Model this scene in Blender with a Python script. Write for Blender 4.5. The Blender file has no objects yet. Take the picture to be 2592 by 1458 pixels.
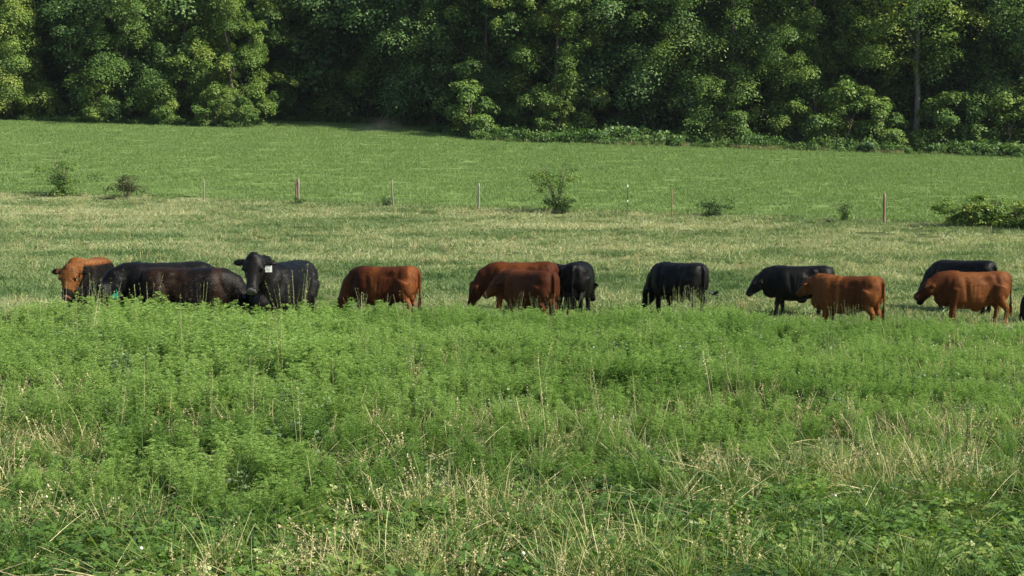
import bpy, bmesh, math, random
import numpy as np
from mathutils import Vector, Matrix

rng = np.random.default_rng(7)
random.seed(7)
R = math.radians
S = bpy.context.scene
COL = S.collection

# ------------------------------------------------------------------ camera, world, sun, exposure
F, HY, W_, H_ = 3800.0, 520.0, 2592.0, 1458.0      # focal length and horizon row, in pixels of the photograph
CAM_Z = 2.45
PITCH = math.atan((H_ / 2 - HY) / F)
cam_d = bpy.data.cameras.new('camera')
cam = bpy.data.objects.new('camera', cam_d); COL.objects.link(cam)
cam.location = (0, 0, CAM_Z)
cam.rotation_euler = (math.pi / 2 - PITCH, 0, 0)
cam_d.sensor_width = 36.0
cam_d.lens = 36.0 * F / W_
cam_d.clip_start = 0.1
cam_d.clip_end = 5000
S.camera = cam

SUN_EL, SUN_AZ = R(41), R(110)        # azimuth from +Y clockwise: to the right and a little behind the camera
to_sun = Vector((math.cos(SUN_EL) * math.sin(SUN_AZ), math.cos(SUN_EL) * math.cos(SUN_AZ), math.sin(SUN_EL)))
world = bpy.data.worlds.new('World'); S.world = world; world.use_nodes = True
nt = world.node_tree
bg = nt.nodes['Background']
sky = nt.nodes.new('ShaderNodeTexSky'); sky.sky_type = 'NISHITA'; sky.sun_disc = False
sky.sun_elevation = SUN_EL; sky.sun_rotation = SUN_AZ
nt.links.new(sky.outputs['Color'], bg.inputs['Color'])
bg.inputs['Strength'].default_value = 0.085
sun_d = bpy.data.lights.new('sun', 'SUN'); sun_d.energy = 5.0; sun_d.angle = R(0.5); sun_d.color = (1.0, 0.93, 0.80)
sun = bpy.data.objects.new('sun', sun_d); COL.objects.link(sun)
sun.rotation_euler = (-to_sun).to_track_quat('-Z', 'Y').to_euler()
sun.location = (30, -20, 40)
S.view_settings.view_transform = 'Standard'
S.view_settings.look = 'None'
S.view_settings.gamma = 1.0
S.view_settings.use_curve_mapping = False
S.view_settings.exposure = 1.05
try:
    S.cycles.max_bounces = 5; S.cycles.diffuse_bounces = 3; S.cycles.glossy_bounces = 2
    S.cycles.transmission_bounces = 4; S.cycles.transparent_max_bounces = 4; S.cycles.volume_bounces = 0
except Exception:
    pass

HAZE = 0.00007

# ------------------------------------------------------------------ helpers
class Noise:
    def __init__(self, seed, n=128):
        self.g = np.random.default_rng(seed).random((n, n)); self.n = n
    def one(self, x, y):
        n = self.n
        xi = np.floor(x).astype(int); yi = np.floor(y).astype(int)
        fx = x - xi; fy = y - yi
        fx = fx * fx * (3 - 2 * fx); fy = fy * fy * (3 - 2 * fy)
        g = self.g
        a = g[xi % n, yi % n]; b = g[(xi + 1) % n, yi % n]; c = g[xi % n, (yi + 1) % n]; d = g[(xi + 1) % n, (yi + 1) % n]
        return (a * (1 - fx) + b * fx) * (1 - fy) + (c * (1 - fx) + d * fx) * fy
    def __call__(self, x, y, sx=1.0, sy=1.0, octs=3):
        x = np.asarray(x, float) / sx; y = np.asarray(y, float) / sy
        s = 0; a = 1; t = 0
        for k in range(octs):
            s = s + a * self.one(x * 2 ** k + 17.3 * k, y * 2 ** k + 5.1 * k); t += a; a *= 0.5
        return s / t

def smooth(t):
    t = np.clip(t, 0, 1); return t * t * (3 - 2 * t)

def fence_Y(u): return 66 - 24 * u
def tree_Y(u): return np.interp(u, [-.6, -.34, 0, .34, .6], [133, 126, 118, 110, 104])
def z36(u): return np.interp(u, [-.5, -.25, -.12, 0, .1, .2, .3, .5], [0.10, -0.05, -.38, -.41, -.45, -.48, -.47, -.50])
def z27(u): return np.interp(u, [-.5, -.25, -.1, .1, .5], [.1, .1, 0, -.08, -.15])
def zfen(u): return np.interp(u, [-.6, -.34, 0, .34, .6], [3.3, 2.98, 2.25, 1.60, 1.2])
def ztre(u): return np.interp(u, [-.6, -.34, -.12, 0, .34, .6], [10.4, 9.55, 8.35, 7.60, 6.05, 5.0])
NB = Noise(3)
def ground(x, y):
    x = np.asarray(x, float); y = np.asarray(y, float)
    u = np.clip(x / np.maximum(y, 8.0), -.6, .6)
    fy = fence_Y(u); ty = tree_Y(u)
    z = np.zeros(np.broadcast(x, y).shape)
    a = z27(u) * smooth((y - 12) / 15)
    z = np.where(y < 27, a, z)
    z = np.where((y >= 27) & (y < 36), z27(u) + (z36(u) - z27(u)) * smooth((y - 27) / 9), z)
    t = (y - 36) / (fy - 36)
    z = np.where((y >= 36) & (y < fy), z36(u) + (zfen(u) - z36(u)) * (0.35 * t * t + 0.65 * t), z)
    t = (y - fy) / (ty - fy)
    z = np.where((y >= fy) & (y < ty), zfen(u) + (ztre(u) - zfen(u)) * t, z)
    z = np.where(y >= ty, ztre(u) + (y - ty) * 0.13 * np.exp(-(y - ty) / 400), z)
    return z

cp, sp_ = math.cos(PITCH), math.sin(PITCH)
def at(px, Y):
    """world X for photo column px at ground distance Y (depth measured along the view)."""
    x = 0.0
    for _ in range(3):
        z = float(ground(x, Y))
        depth = Y * cp - (z - CAM_Z) * sp_
        x = (px - W_ / 2) / F * depth
    return x

def material(name):
    m = bpy.data.materials.new(name); m.use_nodes = True
    n = m.node_tree; p = n.nodes['Principled BSDF']
    return m, n, p

def link_mesh(name, me, mats=None, parent=None, **props):
    o = bpy.data.objects.new(name, me); COL.objects.link(o)
    if mats:
        for m in (mats if isinstance(mats, (list, tuple)) else [mats]):
            me.materials.append(m)
    if parent is not None: o.parent = parent
    for k, v in props.items(): o[k] = v
    return o

def mesh_from(name, V, Fc, tint=None, smooth_=False):
    """V (n,3), Fc (m,k) with constant k."""
    me = bpy.data.meshes.new(name)
    V = np.asarray(V, np.float32); Fc = np.asarray(Fc, np.int32)
    k = Fc.shape[1]
    me.vertices.add(len(V)); me.vertices.foreach_set('co', V.ravel())
    me.loops.add(Fc.size); me.loops.foreach_set('vertex_index', Fc.ravel())
    me.polygons.add(len(Fc))
    me.polygons.foreach_set('loop_start', np.arange(0, Fc.size, k, dtype=np.int32))
    me.polygons.foreach_set('loop_total', np.full(len(Fc), k, np.int32))
    if smooth_: me.polygons.foreach_set('use_smooth', np.ones(len(Fc), bool))
    me.update(calc_edges=True)
    if tint is not None:
        a = me.attributes.new('tint', 'FLOAT', 'POINT'); a.data.foreach_set('value', np.asarray(tint, np.float32))
    me.validate()
    return me

class Geo:
    """collects quads and a per-vertex tint"""
    def __init__(s): s.V = []; s.F = []; s.T = []; s.n = 0
    def add(s, V, Fc, t=0.5):
        V = np.asarray(V, float); Fc = np.asarray(Fc, int)
        s.V.append(V); s.F.append(Fc + s.n); s.n += len(V)
        s.T.append(np.broadcast_to(np.asarray(t, float), (len(V),)))
    def mesh(s, name, smooth_=False):
        return mesh_from(name, np.concatenate(s.V), np.concatenate(s.F), np.concatenate(s.T), smooth_)

def ribbons(base, dirs, length, width, bend, nseg=4, t=0.5, taper=0.15, side=None, r=rng):
    """many curved blades at once. base (n,3), dirs (n,3) unit start direction, bend = droop; returns V,F,T"""
    n = len(base)
    length = np.broadcast_to(length, (n,)); width = np.broadcast_to(width, (n,)); bend = np.broadcast_to(bend, (n,))
    if side is None:
        a = r.random(n) * 2 * np.pi
        rv = np.stack([np.cos(a), np.sin(a), np.zeros(n)], 1)
        side = np.cross(dirs, rv); side /= np.linalg.norm(side, axis=1, keepdims=True) + 1e-9
    P = base.copy(); D = dirs.copy(); V = []
    for k in range(nseg + 1):
        w = width * (1 - (1 - taper) * (k / nseg) ** 1.5) * 0.5
        V.append(P - side * w[:, None]); V.append(P + side * w[:, None])
        D = D + np.array([0, 0, -1.0]) * (bend / nseg)[:, None]
        D /= np.linalg.norm(D, axis=1, keepdims=True)
        P = P + D * (length / nseg)[:, None]
    V = np.stack(V, 1).reshape(-1, 3)
    m = 2 * (nseg + 1); b = np.arange(n)[:, None] * m
    Fc = []
    for k in range(nseg):
        Fc.append(np.concatenate([b + 2 * k, b + 2 * k + 1, b + 2 * k + 3, b + 2 * k + 2], 1))
    Fc = np.stack(Fc, 1).reshape(-1, 4)
    T = np.repeat(np.broadcast_to(t, (n,)), m)
    return V, Fc, T

def leaf_quads(C, N, size, aspect=0.6, fold=0.25, t=0.5, r=rng, D=None):
    """diamond leaves folded along the midrib, centres C, normals N"""
    n = len(C)
    size = np.broadcast_to(size, (n,))
    if D is None:
        a = r.normal(size=(n, 3)); D = a - (a * N).sum(1, keepdims=True) * N
        D /= np.linalg.norm(D, axis=1, keepdims=True) + 1e-9
    Sd = np.cross(N, D)
    h = (size / 2)[:, None]
    V = np.stack([C - D * h, C + Sd * h * aspect + N * h * fold - D * h * .1, C + D * h, C - Sd * h * aspect + N * h * fold - D * h * .1], 1).reshape(-1, 3)
    Fc = np.arange(4 * n).reshape(n, 4)
    return V, Fc, np.repeat(np.broadcast_to(t, (n,)), 4)

def unit(v): return v / (np.linalg.norm(v, axis=-1, keepdims=True) + 1e-9)

def tube(path, rad, nr=8):
    """swept closed tube; quads; tip closed by small ring"""
    path = np.asarray(path, float); rad = np.asarray(rad, float)
    V = []; 
    for i, p in enumerate(path):
        d = path[min(i + 1, len(path) - 1)] - path[max(i - 1, 0)]; d = d / (np.linalg.norm(d) + 1e-9)
        ref = np.array([1.0, 0, 0]) if abs(d[0]) < 0.8 else np.array([0, 1.0, 0])
        a = np.cross(d, ref); a /= np.linalg.norm(a); b = np.cross(d, a)
        th = np.arange(nr) / nr * 2 * np.pi
        V.append(p + rad[i] * (np.cos(th)[:, None] * a + np.sin(th)[:, None] * b))
    V = np.concatenate(V); Fc = []
    for i in range(len(path) - 1):
        for k in range(nr):
            k2 = (k + 1) % nr
            Fc.append([i * nr + k, i * nr + k2, (i + 1) * nr + k2, (i + 1) * nr + k])
    return V, np.array(Fc)

# ------------------------------------------------------------------ vegetation materials
def plant_mat(name, stops, transl=0.35, rough=0.55, rand=0.25, inst=True, spec=0.3, trans_tint=(1.15, 1.25, 0.5)):
    """colour runs over 'stops' by a fixed per-leaf and per-plant tint"""
    m, n, p = material(name)
    L = n.links
    a = n.nodes.new('ShaderNodeAttribute'); a.attribute_name = 'tint'; a.attribute_type = 'GEOMETRY'
    val = a.outputs['Fac']
    if inst:
        b = n.nodes.new('ShaderNodeAttribute'); b.attribute_name = 'hue'; b.attribute_type = 'INSTANCER'
        oi = n.nodes.new('ShaderNodeObjectInfo')
        m1 = n.nodes.new('ShaderNodeMath'); m1.operation = 'MULTIPLY_ADD'
        L.new(oi.outputs['Random'], m1.inputs[0]); m1.inputs[1].default_value = rand; m1.inputs[2].default_value = -rand / 2 - 0.5
        m2 = n.nodes.new('ShaderNodeMath'); m2.operation = 'ADD'
        L.new(m1.outputs[0], m2.inputs[0]); L.new(a.outputs['Fac'], m2.inputs[1])
        m3 = n.nodes.new('ShaderNodeMath'); m3.operation = 'ADD'
        L.new(m2.outputs[0], m3.inputs[0]); L.new(b.outputs['Fac'], m3.inputs[1])
        val = m3.outputs[0]
    else:
        oi = n.nodes.new('ShaderNodeObjectInfo')
        m1 = n.nodes.new('ShaderNodeMath'); m1.operation = 'MULTIPLY_ADD'
        L.new(oi.outputs['Random'], m1.inputs[0]); m1.inputs[1].default_value = rand; m1.inputs[2].default_value = -rand / 2
        m2 = n.nodes.new('ShaderNodeMath'); m2.operation = 'ADD'
        L.new(m1.outputs[0], m2.inputs[0]); L.new(a.outputs['Fac'], m2.inputs[1]); val = m2.outputs[0]
    cr = n.nodes.new('ShaderNodeValToRGB')
    els = cr.color_ramp.elements
    while len(els) > 1: els.remove(els[-1])
    els[0].position = stops[0][0]; els[0].color = (*stops[0][1], 1)
    for pos, c in stops[1:]:
        e = els.new(pos); e.color = (*c, 1)
    L.new(val, cr.inputs[0])
    L.new(cr.outputs[0], p.inputs['Base Color'])
    p.inputs['Roughness'].default_value = rough
    p.inputs['Specular IOR Level'].default_value = spec
    if transl > 0:
        tr = n.nodes.new('ShaderNodeBsdfTranslucent')
        mc = n.nodes.new('ShaderNodeMix'); mc.data_type = 'RGBA'; mc.blend_type = 'MULTIPLY'; mc.inputs[0].default_value = 1
        L.new(cr.outputs[0], mc.inputs[6]); mc.inputs[7].default_value = (*trans_tint, 1)
        L.new(mc.outputs[2], tr.inputs['Color'])
        mx = n.nodes.new('ShaderNodeMixShader'); mx.inputs[0].default_value = transl
        L.new(p.outputs[0], mx.inputs[1]); L.new(tr.outputs[0], mx.inputs[2])
        L.new(mx.outputs[0], n.nodes['Material Output'].inputs['Surface'])
    return m

GRN_D, GRN, GRN_L = (.030, .070, .012), (.058, .130, .022), (.095, .185, .035)
M_weed = plant_mat('feathery_weed', [(0, (.045, .098, .016)), (.45, (.130, .228, .040)), (1, (.25, .36, .095))], .38, trans_tint=(1.0, 1.25, .5))
M_grass = plant_mat('mixed_grass', [(0, (.045, .095, .014)), (.4, (.115, .190, .036)), (.7, (.22, .260, .080)), (1, (.45, .41, .19))], .30)
M_past = plant_mat('grazed_grass', [(0, (.055, .110, .030)), (.4, (.145, .215, .075)), (.7, (.26, .30, .135)), (1, (.48, .46, .28))], .28)
M_hay = plant_mat('hay_grass', [(0, (.105, .165, .048)), (.5, (.145, .225, .066)), (1, (.185, .265, .085))], .30, rand=.35)
M_straw = plant_mat('dry_stem', [(0, (.22, .22, .085)), (.5, (.42, .38, .19)), (1, (.58, .50, .30))], .2, rough=.6)
M_seed = plant_mat('seed_stalk', [(0, (.10, .15, .05)), (.5, (.26, .28, .12)), (1, (.45, .42, .24))], .2, rough=.6)
M_clover = plant_mat('clover', [(0, (.030, .070, .014)), (.5, (.075, .150, .026)), (.9, (.15, .235, .045)), (1, (.22, .27, .07))], .30, rough=.45)
M_under = plant_mat('undergrowth', [(0, (.030, .070, .018)), (.5, (.065, .135, .030)), (1, (.14, .21, .06))], .3)
M_grey = plant_mat('grey_green_leaves', [(0, (.05, .085, .035)), (.5, (.11, .165, .075)), (1, (.20, .25, .13))], .25)
M_bloom = plant_mat('clover_bloom', [(0, (.6, .6, .5)), (1, (.75, .75, .65))], .1)
M_crown = plant_mat('tree_leaves', [(0, (.032, .072, .020)), (.35, (.086, .155, .036)), (.65, (.135, .215, .045)), (1, (.25, .29, .060))], .28, inst=False, rand=.22, spec=.25)

M_crown_cool = plant_mat('cool_tree_leaves', [(0, (.030, .070, .020)), (.35, (.068, .132, .036)), (.65, (.110, .185, .048)), (1, (.20, .27, .065))], .24, inst=False, rand=.2, spec=.3)
M_crown_warm = plant_mat('warm_tree_leaves', [(0, (.034, .072, .018)), (.35, (.085, .150, .034)), (.65, (.130, .205, .044)), (1, (.26, .29, .060))], .30, inst=False, rand=.2, spec=.2)

def bark_mat(name, c1, c2, scale=(6, 6, 1.2)):
    m, n, p = material(name); L = n.links
    tc = n.nodes.new('ShaderNodeTexCoord'); mp = n.nodes.new('ShaderNodeMapping'); mp.inputs['Scale'].default_value = scale
    nz = n.nodes.new('ShaderNodeTexNoise'); nz.inputs['Scale'].default_value = 3; nz.inputs['Detail'].default_value = 6
    L.new(tc.outputs['Object'], mp.inputs[0]); L.new(mp.outputs[0], nz.inputs['Vector'])
    cr = n.nodes.new('ShaderNodeValToRGB'); cr.color_ramp.elements[0].position = .35; cr.color_ramp.elements[1].position = .7
    cr.color_ramp.elements[0].color = (*c1, 1); cr.color_ramp.elements[1].color = (*c2, 1)
    L.new(nz.outputs['Fac'], cr.inputs[0]); L.new(cr.outputs[0], p.inputs['Base Color'])
    bp = n.nodes.new('ShaderNodeBump'); bp.inputs['Strength'].default_value = .6; bp.inputs['Distance'].default_value = .03
    L.new(nz.outputs['Fac'], bp.inputs['Height']); L.new(bp.outputs[0], p.inputs['Normal'])
    p.inputs['Roughness'].default_value = .9
    return m
M_bark = bark_mat('bark', (.06, .045, .035), (.17, .14, .11))
M_bark_pale = bark_mat('pale_bark', (.10, .09, .07), (.26, .23, .19))

# ------------------------------------------------------------------ ground
def ground_mat(name, cols, sc, bump=.5):
    m, n, p = material(name); L = n.links
    g = n.nodes.new('ShaderNodeNewGeometry')
    mp = n.nodes.new('ShaderNodeMapping'); mp.inputs['Scale'].default_value = (.35, 1, 1)
    L.new(g.outputs['Position'], mp.inputs[0])
    n1 = n.nodes.new('ShaderNodeTexNoise'); n1.inputs['Scale'].default_value = sc; n1.inputs['Detail'].default_value = 8; n1.inputs['Roughness'].default_value = .65
    n2 = n.nodes.new('ShaderNodeTexNoise'); n2.inputs['Scale'].default_value = .16; n2.inputs['Detail'].default_value = 4
    n3 = n.nodes.new('ShaderNodeTexNoise'); n3.inputs['Scale'].default_value = 14; n3.inputs['Detail'].default_value = 3
    L.new(mp.outputs[0], n1.inputs['Vector']); L.new(mp.outputs[0], n2.inputs['Vector']); L.new(g.outputs['Position'], n3.inputs['Vector'])
    a = n.nodes.new('ShaderNodeMath'); a.operation = 'ADD'; L.new(n1.outputs['Fac'], a.inputs[0]); L.new(n2.outputs['Fac'], a.inputs[1])
    b = n.nodes.new('ShaderNodeMath'); b.operation = 'MULTIPLY'; b.inputs[1].default_value = .5; L.new(a.outputs[0], b.inputs[0])
    cr = n.nodes.new('ShaderNodeValToRGB')
    els = cr.color_ramp.elements
    els[0].position = .36; els[0].color = (*cols[0], 1); els[1].position = .64; els[1].color = (*cols[2], 1)
    e = els.new(.5); e.color = (*cols[1], 1)
    L.new(b.outputs[0], cr.inputs[0]); L.new(cr.outputs[0], p.inputs['Base Color'])
    bp = n.nodes.new('ShaderNodeBump'); bp.inputs['Strength'].default_value = bump; bp.inputs['Distance'].default_value = .08
    L.new(n3.outputs['Fac'], bp.inputs['Height']); L.new(bp.outputs[0], p.inputs['Normal'])
    p.inputs['Roughness'].default_value = .95; p.inputs['Specular IOR Level'].default_value = .1
    return m
M_ground = ground_mat('pasture_soil_and_thatch', [(.040, .060, .020), (.075, .095, .035), (.15, .145, .065)], 1.6)
M_hayfield = ground_mat('mown_hay_field', [(.105, .165, .048), (.120, .182, .054), (.135, .200, .060)], 2.2)

def grid_mesh(name, X, Y, Z):
    ny, nx = X.shape
    V = np.stack([X, Y, Z], -1).reshape(-1, 3)
    i = np.arange(ny - 1)[:, None] * nx + np.arange(nx - 1)[None, :]
    Fc = np.stack([i, i + 1, i + nx + 1, i + nx], -1).reshape(-1, 4)
    return mesh_from(name, V, Fc, None, True)

xs = np.concatenate([[-2500, -1200, -600], np.linspace(-300, -90, 20)[:-1], np.linspace(-90, 90, 181), np.linspace(90, 300, 20)[1:], [600, 1200, 2500]])
ys = np.concatenate([[-2000, -800, -300, -100, -30, 0], np.linspace(5, 150, 236), np.linspace(150, 500, 30)[1:], [900, 1600, 3000]])
GX, GY = np.meshgrid(xs, ys)
link_mesh('ground', grid_mesh('ground', GX, GY, ground(GX, GY)), M_ground, kind='structure')
us = np.linspace(-.6, .6, 90)[None, :]; ts = np.linspace(0, 1, 60)[:, None]
yy = fence_Y(us) + 1.2 + (tree_Y(us) + 13 - fence_Y(us)) * ts
xx = us * yy
link_mesh('hay_field', grid_mesh('hay_field', xx, yy, ground(xx, yy) + .04), M_hayfield, kind='structure')

# ------------------------------------------------------------------ scatter through geometry nodes (grass and weeds only)
def scatter(name, x, y, protos, idx, scl, hue, zrot=None, tilt=0.0, lift=0.0, **props):
    n = len(x)
    P = np.stack([x, y, ground(x, y) + lift], 1)
    me = bpy.data.meshes.new(name)
    me.vertices.add(n); me.vertices.foreach_set('co', P.astype(np.float32).ravel())
    if zrot is None: zrot = rng.random(n) * 2 * np.pi
    rot = np.stack([rng.normal(size=n) * tilt, rng.normal(size=n) * tilt, zrot], 1).astype(np.float32)
    a = me.attributes.new('rot', 'FLOAT_VECTOR', 'POINT'); a.data.foreach_set('vector', rot.ravel())
    a = me.attributes.new('scl', 'FLOAT', 'POINT'); a.data.foreach_set('value', np.asarray(np.broadcast_to(scl, n), np.float32))
    a = me.attributes.new('hue', 'FLOAT', 'POINT'); a.data.foreach_set('value', np.asarray(np.broadcast_to(hue, n), np.float32))
    a = me.attributes.new('idx', 'INT', 'POINT'); a.data.foreach_set('value', np.asarray(idx, np.int32))
    pc = bpy.data.collections.new(name + '_sources')
    for k, pm in enumerate(protos):
        po = bpy.data.objects.new('%s_source_%02d' % (name, k), pm); pc.objects.link(po)
    o = link_mesh(name, me, None, None, kind='stuff', **props)
    g = bpy.data.node_groups.new(name, 'GeometryNodeTree')
    g.interface.new_socket('Geometry', in_out='INPUT', socket_type='NodeSocketGeometry')
    g.interface.new_socket('Geometry', in_out='OUTPUT', socket_type='NodeSocketGeometry')
    N = g.nodes; L = g.links
    gi = N.new('NodeGroupInput'); go = N.new('NodeGroupOutput')
    ci = N.new('GeometryNodeCollectionInfo'); ci.inputs['Collection'].default_value = pc
    ci.inputs['Separate Children'].default_value = True; ci.inputs['Reset Children'].default_value = True
    ip = N.new('GeometryNodeInstanceOnPoints'); ip.inputs['Pick Instance'].default_value = True
    def na(nm, ty):
        q = N.new('GeometryNodeInputNamedAttribute'); q.data_type = ty; q.inputs['Name'].default_value = nm
        return next(s for s in q.outputs if s.enabled and s.name == 'Attribute')
    L.new(gi.outputs[0], ip.inputs['Points']); L.new(ci.outputs[0], ip.inputs['Instance'])
    L.new(na('idx', 'INT'), ip.inputs['Instance Index'])
    L.new(na('rot', 'FLOAT_VECTOR'), ip.inputs['Rotation'])
    L.new(na('scl', 'FLOAT'), ip.inputs['Scale'])
    L.new(ip.outputs[0], go.inputs[0])
    md = o.modifiers.new('scatter', 'NODES'); md.node_group = g
    return o

def band(y0, y1, dens, umax=.375, dens_far=None):
    """random points in the wedge of ground in view between y0 and y1; dens per square metre, may fall with distance"""
    X = []; Y = []
    edges = np.linspace(y0, y1, max(2, int((y1 - y0) / 2)) + 1)
    for a, b in zip(edges[:-1], edges[1:]):
        t = ((a + b) / 2 - y0) / (y1 - y0)
        d = dens if dens_far is None else dens * (dens_far / dens) ** t
        w = umax * b + 1.7
        n = int(2 * w * (b - a) * d)
        X.append(rng.uniform(-w, w, n)); Y.append(rng.uniform(a, b, n))
    return np.concatenate(X), np.concatenate(Y)

def stems(n, spread, r=rng):
    a = r.random(n) * 2 * np.pi; q = np.sqrt(r.random(n)) * spread
    return np.stack([np.cos(a) * q, np.sin(a) * q, np.zeros(n)], 1), a

def lean_dirs(a, lean): 
    return unit(np.stack([np.cos(a) * lean, np.sin(a) * lean, np.ones(len(a))], 1))

def tuft(name, mat, n=45, spread=.08, L=(.2, .4), w=(.004, .008), lean=(.1, .7), bend=(.5, 1.6), nseg=4, seed=0, tj=.35):
    r = np.random.default_rng(seed)
    b, a = stems(n, spread, r)
    a = a + r.normal(size=n) * .5
    d = lean_dirs(a, r.uniform(*lean, n))
    g = Geo(); V, Fc, T = ribbons(b, d, r.uniform(*L, n), r.uniform(*w, n), r.uniform(*bend, n), nseg, .5 + r.uniform(-tj, tj, n), r=r)
    g.add(V, Fc, T)
    me = g.mesh(name); me.materials.append(mat); return me

def weed(name, mat, seed, h=.6, nst=7, nleaf=26, leafL=(.06, .13)):
    """bushy plant of feathery, finely cut leaves on upright stems"""
    r = np.random.default_rng(seed); g = Geo()
    for s in range(nst):
        a = r.random() * 2 * np.pi; q = r.uniform(0, .07)
        base = np.array([math.cos(a) * q, math.sin(a) * q, 0]); L = h * r.uniform(.65, 1.05); ln = r.uniform(.05, .38)
        d = unit(np.array([math.cos(a) * ln, math.sin(a) * ln, 1.0]))
        tt = np.linspace(0, 1, 5)[:, None]
        path = base + d * L * tt + np.array([0, 0, -.06 * L]) * tt ** 2
        V, Fc = tube(path, np.linspace(.005, .002, 5), 3); g.add(V, Fc, .35)
        # leaves along the upper three quarters
        t = r.uniform(.2, 1.0, nleaf) ** .8
        C = base + d * (L * t)[:, None]; C[:, 2] -= .06 * L * t ** 2
        az = np.arange(nleaf) * 2.4 + r.random() * 6
        ld = unit(np.stack([np.cos(az), np.sin(az), r.uniform(.25, 1.1, nleaf)], 1))
        ll = r.uniform(*leafL, nleaf) * (1.15 - .45 * t)
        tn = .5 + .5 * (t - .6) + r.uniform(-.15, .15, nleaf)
        # each leaf: midrib blade plus pairs of narrow lobes
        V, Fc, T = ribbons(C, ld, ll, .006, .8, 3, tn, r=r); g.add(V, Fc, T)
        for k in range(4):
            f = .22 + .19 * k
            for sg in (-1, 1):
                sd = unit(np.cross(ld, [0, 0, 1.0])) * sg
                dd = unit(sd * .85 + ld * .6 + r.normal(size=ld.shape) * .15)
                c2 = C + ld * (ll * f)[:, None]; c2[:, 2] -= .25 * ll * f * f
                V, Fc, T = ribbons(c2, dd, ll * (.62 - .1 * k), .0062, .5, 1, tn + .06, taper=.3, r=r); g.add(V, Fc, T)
    me = g.mesh(name); me.materials.append(mat); return me

def leafy(name, mat, seed, h=.7, n=170, w=.42, leaf=(.08, .17)):
    """low leafy shrublet: leaves on a few stems, thickest at the top"""
    r = np.random.default_rng(seed); g = Geo()
    b, a = stems(9, .10, r); d = lean_dirs(a, r.uniform(.1, .7, 9)); LL = r.uniform(.6, 1.0, 9) * h
    V, Fc, T = ribbons(b, d, LL, .014, .3, 4, .3, r=r); g.add(V, Fc, T)
    k = r.integers(0, 9, n); t = r.random(n) ** .6
    C = b[k] + d[k] * (LL[k] * t)[:, None] + r.normal(size=(n, 3)) * [w * .26, w * .26, .06]
    C[:, 2] = np.maximum(C[:, 2], .03)
    N_ = unit(r.normal(size=(n, 3)) * .6 + [0, 0, .8] + (C * [1.2, 1.2, 0]))
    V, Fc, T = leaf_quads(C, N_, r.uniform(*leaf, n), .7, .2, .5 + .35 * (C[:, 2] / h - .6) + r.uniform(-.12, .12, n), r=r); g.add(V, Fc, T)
    me = g.mesh(name); me.materials.append(mat); return me

def clover(name, mat, seed, n=26, spread=.13, size=(.018, .032), h=(.05, .16), blooms=0, bmat=None):
    r = np.random.default_rng(seed); g = Geo()
    b, a = stems(n, spread, r)
    top = b + np.stack([np.cos(a) * .03, np.sin(a) * .03, r.uniform(*h, n)], 1)
    nrm = unit(np.stack([r.normal(size=n) * .35, r.normal(size=n) * .35, np.ones(n)], 1))
    s = r.uniform(*size, n); tn = .5 + r.uniform(-.35, .4, n)
    ref = unit(np.cross(nrm, unit(r.normal(size=(n, 3))))); ref2 = np.cross(nrm, ref)
    for k in range(3):
        th = k * 2.094
        D = ref * math.cos(th) + ref2 * math.sin(th)
        V, Fc, T = leaf_quads(top + D * (s * .55)[:, None], nrm, s * 1.15, .85, .22, tn, r=r, D=D); g.add(V, Fc, T)
    V, Fc, T = ribbons(b, unit(top - b), np.linalg.norm(top - b, axis=1), .003, .0, 1, .3, r=r); g.add(V, Fc, T)
    nm = sum(len(f) for f in g.F)
    if blooms:
        bb, _ = stems(blooms, spread, r); hh = r.uniform(h[1], h[1] * 1.7, blooms)
        for k in range(blooms):
            c = bb[k] + [0, 0, hh[k]]
            th = np.linspace(0, np.pi, 5)
            V, Fc = tube(np.stack([np.zeros(5), np.zeros(5), -np.cos(th) * .008], 1) + c, np.sin(th) * .008 + .001, 6)
            g.add(V, Fc, .5)
    me = g.mesh(name); me.materials.append(mat)
    if blooms:
        me.materials.append(bmat)
        mi = np.zeros(len(me.polygons), np.int32); mi[nm:] = 1
        me.polygons.foreach_set('material_index', mi)
    return me

def stalks(name, mat, seed, n=6, L=(.5, .9), spread=.06, lean=(.02, .3), head=True, w=.004, bend=(.05, .4)):
    """dry seed stalks with small grain along the top"""
    r = np.random.default_rng(seed); g = Geo()
    b, a = stems(n, spread, r); a = a + r.normal(size=n) * .6
    d = lean_dirs(a, r.uniform(*lean, n)); LL = r.uniform(*L, n); bd = r.uniform(*bend, n); tn = .5 + r.uniform(-.4, .4, n)
    V, Fc, T = ribbons(b, d, LL, w, bd, 6, tn, .5, r=r); g.add(V, Fc, T)
    if head:
        Vm = V.reshape(n, 7, 2, 3).mean(2)
        for k in range(26):
            t = r.uniform(.55, 1, n) * 6; i = np.minimum(t.astype(int), 5); f = (t - i)[:, None]
            c = Vm[np.arange(n), i] * (1 - f) + Vm[np.arange(n), i + 1] * f
            c = c + r.normal(size=c.shape) * .006
            V2, F2, T2 = leaf_quads(c, unit(r.normal(size=c.shape)), r.uniform(.010, .022, n), .5, .1, tn + .1, r=r); g.add(V2, F2, T2)
    me = g.mesh(name); me.materials.append(mat); return me

def patch(name, mat, n, size, L, w, seed, lean=(.1, .8), bend=(.3, 1.2), nseg=2, tj=.35):
    r = np.random.default_rng(seed)
    b = np.stack([r.uniform(-size, size, n), r.uniform(-size, size, n), np.zeros(n)], 1)
    a = r.random(n) * 6.283; d = lean_dirs(a, r.uniform(*lean, n))
    g = Geo(); V, Fc, T = ribbons(b, d, r.uniform(*L, n), r.uniform(*w, n), r.uniform(*bend, n), nseg, .5 + r.uniform(-tj, tj, n), r=r); g.add(V, Fc, T)
    me = g.mesh(name); me.materials.append(mat); return me

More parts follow.
